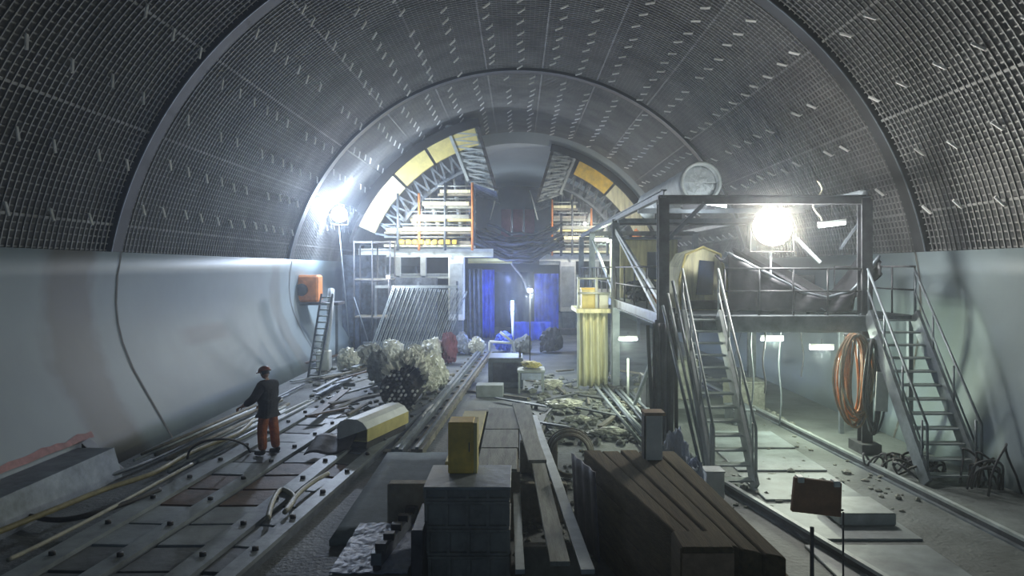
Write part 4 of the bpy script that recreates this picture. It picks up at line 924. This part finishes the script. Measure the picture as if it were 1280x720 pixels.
t = thing('pale_chute', 'narrow pale chute slanting down right of the ladder', 'chute', P(408,445,26.5))
MB().tube([P(414,362,28),P(412,400,27.3),P(405,440,26.6)], [.13,.12,.16], 12).build('tube', M['duct'], t); MB().bbox(P(405,448,26.5).x-.25,P(405,448,26.5).x+.22,26.3,26.8,0,cz(438,26.5),.04).build('bucket', M['white'], t)
def scaffold(x0_, x1_, y0_, y1_, zt_, nx, label, lifts=3):
    t = thing('scaffold_tower', label, 'scaffold', ((x0_+x1_)/2,y0_,0))
    for i in range(nx+1):
        x_ = x0_+(x1_-x0_)*i/nx
        for y_ in (y0_,y1_): MB().tube([(x_,y_,0),(x_,y_,zt_)], .035, 6).build('standard', M['darksteel'], t)
    for k in range(1,lifts+1):
        z = zt_*k/lifts-.1
        for y_ in (y0_,y1_): MB().tube([(x0_,y_,z),(x1_,y_,z)], .03, 6).build('ledger', M['darksteel'], t)
        MB().box(x0_,x1_,y0_,y1_,z+.03,z+.07).build('deck', M['wood'], t)
    for i in range(nx):
        xa, xb = x0_+(x1_-x0_)*i/nx, x0_+(x1_-x0_)*(i+1)/nx
        MB().tube([(xa,y0_-.04,0),(xb,y0_-.04,zt_*.5)] if i % 2 else [(xb,y0_-.04,0),(xa,y0_-.04,zt_*.5)], .025, 6).build('brace', M['steel'], t)
    return t
scaffold(-7.3,-5.7,32,33.2,5.0,2,'scaffold tower below the blue-white floodlight',3)
curtain(-7.6,-3.75,33.4,.02,3.35,'backing','added dark blue-grey net hanging behind the leaning lattice girders',.06,'shade_sheet')  # added sheet that darkens the space behind the girders
curtain(-8.3,-6.2,33.9,.02,4.4,'backing','added dark blue-grey net behind the scaffold tower at the left wall',.06,'shade_sheet')  # another added sheet, darkening the lit wall behind the tower
o = MB().grid(lambda u,v: (2.72+.40*u, 14.56+.06*math.sin(19*u), .05+2.6*v), 24, 6).build('draped_cloth', M['violet'], solid=.02); tag(o, 'dark violet cloth draped down the inner front gantry column', 'cloth')
# lattice girders stacked leaning
for k in range(17):
    xx = -6.4+k*.19; yy = 30.5+.05*k; a = Vector((xx,yy,0)); b = Vector((xx+1.0,yy+.6,3.0-.015*k)); off = Vector((.09,-.05,0))
    t = thing('lattice_girder', 'leaning lattice girder in the rack below the left staging', 'girder', a, 'leaning lattice girders')
    MB().tube([a,b], .022, 5).build('chord', M['palesteel'], t); MB().tube([a+off,b+off], .022, 5).build('chord', M['palesteel'], t)
    mb = MB()
    pts = [(a.lerp(b,j/12)+(off if j%2 else Vector((0,0,0)))) for j in range(13)]; mb.tube(pts, .012, 4); mb.build('lacing', M['steel'], t)
o = MB().box(-6.9,-2.6,31.9,32.1,0,.5).build('rack_sill', M['steel']); tag(o, 'steel sill behind the leaning lattice girders', 'beam')
t = thing('girder_rack', 'steel rack frame the lattice girders lean on', 'rack', (-4.6,31.9,0))
for x_ in (-6.4,-4.5,-2.75): MB().beam((x_,32.3,0),(x_,32.3,3.2),.1,.1).build('post', M['steel'], t)
MB().beam((-6.4,32.2,2.95),(-2.7,32.2,2.95),.12,.12).build('top_bar', M['palesteel'], t)
sack((-2.75,28.5,0), .5, 'dark red-brown draped sack left of the passage column', M['red'], sq=(.8,.8,1.7))
for i in range(5):
    q = P(440+24*i, 425+R_.uniform(-8,10), 27); sack((q.x,26.5+.5*i,0), R_.uniform(.4,.6), ['leftmost','second','middle','fourth','rightmost'][i]+' spoil sack in the row below the lattice girders', M['rubble' if i % 2 else 'plastic'], 'spoil sacks below the lattice girders', sq=(1,1,1.1))
# yellow-lit tarps & tower beneath gantry, inner side
t = thing('tarp_tower', 'yellow lit tower of hanging tarps beside the gantry', 'tower', (2.45,22.5,0))
for x_ in (1.88,2.45,2.95): MB().beam((x_,22.6,0),(x_,22.6,3.5),.08,.08).build('post', M['palesteel'], t)
MB().box(1.8,2.86,22.3,24.5,2.38,2.50).build('platform', M['canvas'], t)
MB().grid(lambda u,v: (1.9+.9*u, 22.52+.09*math.sin(26*u+v), .08+2.3*v), 40, 6).build('tarp', M['canvas'], t, solid=.02)
MB().tube([(1.85,22.35,3.45),(2.86,22.35,3.45)], .03, 6).build('rail', M['palesteel'], t); MB().tube([(1.85,22.35,3.0),(2.86,22.35,3.0)], .03, 6).build('rail', M['palesteel'], t)
lamp_light(t, (2.2,21.6,3.1), 40, (1,.93,.6), .1)
t = thing('yellow_crate', 'yellow crate on the tarp tower platform', 'crate', (2.3,22.9,2.5)); MB().bbox(2.0,2.5,22.7,23.2,2.5,3.1,.02).build('body', M['yellowpale'], t); MB().bbox(1.98,2.52,22.68,23.22,3.1,3.15,.01).build('lid', M['yellow'], t)
t = thing('pale_crate', 'pale crate right of the yellow one on the tarp tower', 'crate', (2.7,22.9,2.5)); MB().bbox(2.55,2.84,22.7,23.2,2.5,2.95,.02).build('body', M['white'], t); MB().bbox(2.54,2.85,22.69,23.21,2.95,2.99,.01).build('lid', M['canvas'], t)
sack((2.65,24.0,0), .8, 'tall dark draped heap below the tarp tower', M['rubble'], name='draped_heap', sq=(.5,.5,1.6))
sack((6.6,40.2,4.6), .7, 'orange draped bundle at the right end of the far shutter', M['orange'], name='draped_bundle', sq=(.5,.6,1.2))
# work lamps inside the far gantry; centre-track one added to brighten the roof
for (loc, lab, en, col) in (((-4.4,32.6,6.0),'small work lamp lighting the left staging',LAMP_GANTRY,(.98,.97,.9)),((3.6,39,6.2),'small work lamp lighting the right staging',LAMP_FAR,(1,.95,.85)),((-5.6,31,3.4),'small work lamp over the lattice girders',LAMP_FAR*.45,(.8,.88,1)),((-.2,52,6.5),'small work lamp deep in the finished tunnel',LAMP_FAR*.8,(.75,.85,1)),((.4,25,3.0),'added low lamp over the centre track, brightening the roof',420,(.85,.95,1))):
    t = thing('work_lamp', lab, 'lamp', loc); l = Vector(loc)
    MB().bbox(l.x-.09,l.x+.09,l.y-.05,l.y+.05,l.z-.07,l.z+.07,.01).build('housing', M['darksteel'], t)
    MB().tube([l+Vector((0,.04,.07)), (l.x,l.y+.04,min(l.z+1.0, 8.2))] if l.z > 5 else [l-Vector((0,-.04,.07)), (l.x,l.y+.04,0)], .02, 6).build('stand', M['black'], t)
    lamp_light(t, l+Vector((0,-.2,-.05)), en, col, .15)
# near tunnel service lamps along the roof, behind and above the viewer
# ================================================================== WORKER
def skinned(name, verts, edges, radii, m, parent=None, sub=2, root=0):
    me = bpy.data.meshes.new(name); me.from_pydata([tuple(v) for v in verts], edges, []); me.update()
    o = bpy.data.objects.new(name, me); C.objects.link(o)
    o.modifiers.new('skin','SKIN'); sl = me.skin_vertices[0].data
    for i, r in enumerate(radii): sl[i].radius = (r, r) if not isinstance(r, tuple) else r
    sl[root].use_root = True
    q = o.modifiers.new('sub','SUBSURF'); q.levels = sub; q.render_levels = sub
    if m: me.materials.append(m)
    if parent: o.parent = parent
    return o
wp = G(335,567,.11); wx, wy, wz = wp.x, wp.y, .10
wk = thing('person', 'worker in dark jacket, orange trousers and red helmet standing on the left deck', 'person', (wx,wy,wz))
wk.rotation_euler = (0,0,math.radians(-112)); wk.scale = (.985,)*3      # faces local -Y turned toward the left wall, slightly away
# local frame: +X = person's left, -Y = front
BV = [(0,0,.94),(0,.01,1.08),(0,.0,1.24),(0,-.02,1.38),(0,-.04,1.46),(0,-.06,1.55),
      (.17,-.02,1.38),(.29,-.10,1.14),(.27,-.34,1.00),(.265,-.42,.965),
      (-.17,-.01,1.38),(-.27,-.06,1.12),(-.24,-.28,.97),(-.235,-.36,.935),
      (.10,0,.88),(.14,-.05,.50),(.16,.0,.10),
      (-.10,0,.88),(-.13,.04,.50),(-.15,.10,.10)]
BE = [(0,1),(1,2),(2,3),(3,4),(4,5),(3,6),(6,7),(7,8),(8,9),(3,10),(10,11),(11,12),(12,13),(0,14),(14,15),(15,16),(0,17),(17,18),(18,19)]
BR = [(.16,.12),(.16,.115),(.165,.12),(.16,.11),.065,.055,.08,.058,.045,.032,.08,.058,.045,.032,.09,.068,.048,.09,.068,.048]
body = skinned('body', BV, BE, BR, M['skin'], wk)
JV = [BV[0],BV[1],BV[2],BV[3],(0,-.035,1.475),BV[6],BV[7],BV[8],BV[10],BV[11],BV[12],(0,0,.86)]
jk = skinned('jacket', JV, [(0,1),(1,2),(2,3),(3,4),(3,5),(5,6),(6,7),(3,8),(8,9),(9,10),(0,11)], [(.21,.16),(.20,.155),(.21,.165),(.20,.145),.072,.105,.09,.07,.11,.09,.07,(.18,.14)], M['jacket'], wk)
tv = [(0,0,.96),(0,0,.90),(.10,0,.84),(.125,-.04,.50),(.15,.0,.09),(-.10,0,.84),(-.13,.04,.50),(-.14,.08,.09)]
skinned('trousers', tv, [(0,1),(1,2),(2,3),(3,4),(1,5),(5,6),(6,7)], [(.17,.135),(.17,.135),.118,.10,.088,.118,.10,.088], M['trousers'], wk)
for s, y_ in ((1,.0),(-1,.10)):
    x_ = .16 if s > 0 else -.15
    skinned('boot', [(x_,y_+.02,.14),(x_,y_+.02,.055),(x_,y_-.10,.045),(x_,y_-.19,.04)], [(0,1),(1,2),(2,3)], [.058,.056,.05,.036], M['boot'], wk)
# head with face
import bmesh
bm = bmesh.new(); bmesh.ops.create_uvsphere(bm, u_segments=28, v_segments=20, radius=1)
for v in bm.verts:
    x, y, z = v.co; jaw = 1-.22*max(0,-z)**1.3
    fx, fy, fz = x*.076*jaw, y*.095*(1-.10*max(0,-z)*(y > 0)), z*.118
    if y < -.5:
        if abs(x) < .25 and -.42 < z < .12: fy -= .022*(1-abs(x)/.25)*(1-abs(z+.22)/.34 if abs(z+.22)<.34 else 0)   # nose
        if .15 < abs(x) < .62 and .0 < z < .3: fy += .008                                                              # eye sockets
        if abs(x) < .35 and -.62 < z < -.50: fy -= .005                                                               # lips
        if abs(x) < .35 and -.97 < z < -.8: fy -= .006
    v.co = (fx, fy, fz)
me = bpy.data.meshes.new('head'); bm.to_mesh(me); bm.free(); me.materials.append(M['skin'])
for p in me.polygons: p.use_smooth = True
hd = bpy.data.objects.new('head', me); C.objects.link(hd); hd.parent = wk; hd.location = (0,-.085,1.615); hd.rotation_euler = (math.radians(16),0,math.radians(-12))
def onhead(o): o.parent = hd; o.matrix_parent_inverse = Matrix(); return o
for s in (-1,1):
    onhead(MB().tube([(s*.076,.0,-.03),(s*.088,.012,-.0),(s*.084,.01,.03)], [.008,.017,.008], 8).build('ear', M['skin'], None))
    onhead(MB().tube([(s*.03,-.078,.018),(s*.03,-.086,.018)], [.011,.006], 10).build('eye', M['rubber'], None))
onhead(MB().tube([(-.024,-.083,-.065),(0,-.090,-.066),(.024,-.083,-.065)], .004, 6).build('mouth', M['redpaint'], None))
onhead(MB().grid(lambda u,v: (.082*math.cos(math.pi*u)*math.cos(v*.9-.5), .02+.086*math.sin(math.pi*u)*math.cos(v*.9-.5), .02+.1*math.sin(v*.9-.5)-.0), 20, 8).build('hair', M['boot'], None, solid=.008))
mb = MB()
def dome(u, v):
    a = 2*math.pi*u; b_ = v*math.pi/2; rr = 1+.05*(abs(math.sin(a)) < .15)*(1-v)
    return (.112*math.cos(a)*math.cos(b_)*rr, .135*math.sin(a)*math.cos(b_)*rr, .045+.098*math.sin(b_))
mb.grid(dome, 32, 10); onhead(mb.build('helmet', M['helmet'], None, solid=.006))
def brim(u, v):
    a = 2*math.pi*u; f = .02+.04*max(0,-math.sin(a))**2; r_ = 1+v*f/.12
    return (.112*math.cos(a)*r_, .135*math.sin(a)*r_, .046-.01*v)
onhead(MB().grid(brim, 32, 2).build('helmet_brim', M['helmet'], None, solid=.005))
# hands: palm and five curled fingers
def hand(wrist, fwd, side):
    w = Vector(wrist); f = Vector(fwd).normalized(); dn = Vector((0,0,-1)); dn = (dn-f*dn.dot(f)).normalized(); lat = f.cross(dn)*side
    V = [w-f*.02, w+f*.04, w+f*.085]; E = [(0,1),(1,2)]; Rr = [(.026,.02),(.038,.018),(.036,.015)]
    for k, (off, ln) in enumerate(((-.030,.072),(-.010,.080),(.011,.074),(.030,.058))):
        b0 = len(V); base = w+f*.088+lat*off
        V += [base, base+f*ln*.42+dn*.010, base+f*ln*.68+dn*.034, base+f*ln*.74+dn*.058]; E += [(2,b0),(b0,b0+1),(b0+1,b0+2),(b0+2,b0+3)]; Rr += [.0095,.009,.0085,.007]
    b0 = len(V); tb = w+f*.03-lat*.036; V += [tb+dn*.01, tb+f*.035-lat*.018+dn*.022, tb+f*.062-lat*.012+dn*.042]; E += [(1,b0),(b0,b0+1),(b0+1,b0+2)]; Rr += [.012,.0105,.0085]
    skinned('hand', V, E, Rr, M['skin'], wk, 1)
hand((.265,-.425,.963),(0,-1,-.42),1); hand((-.235,-.365,.933),(.02,-.9,-.42),-1)
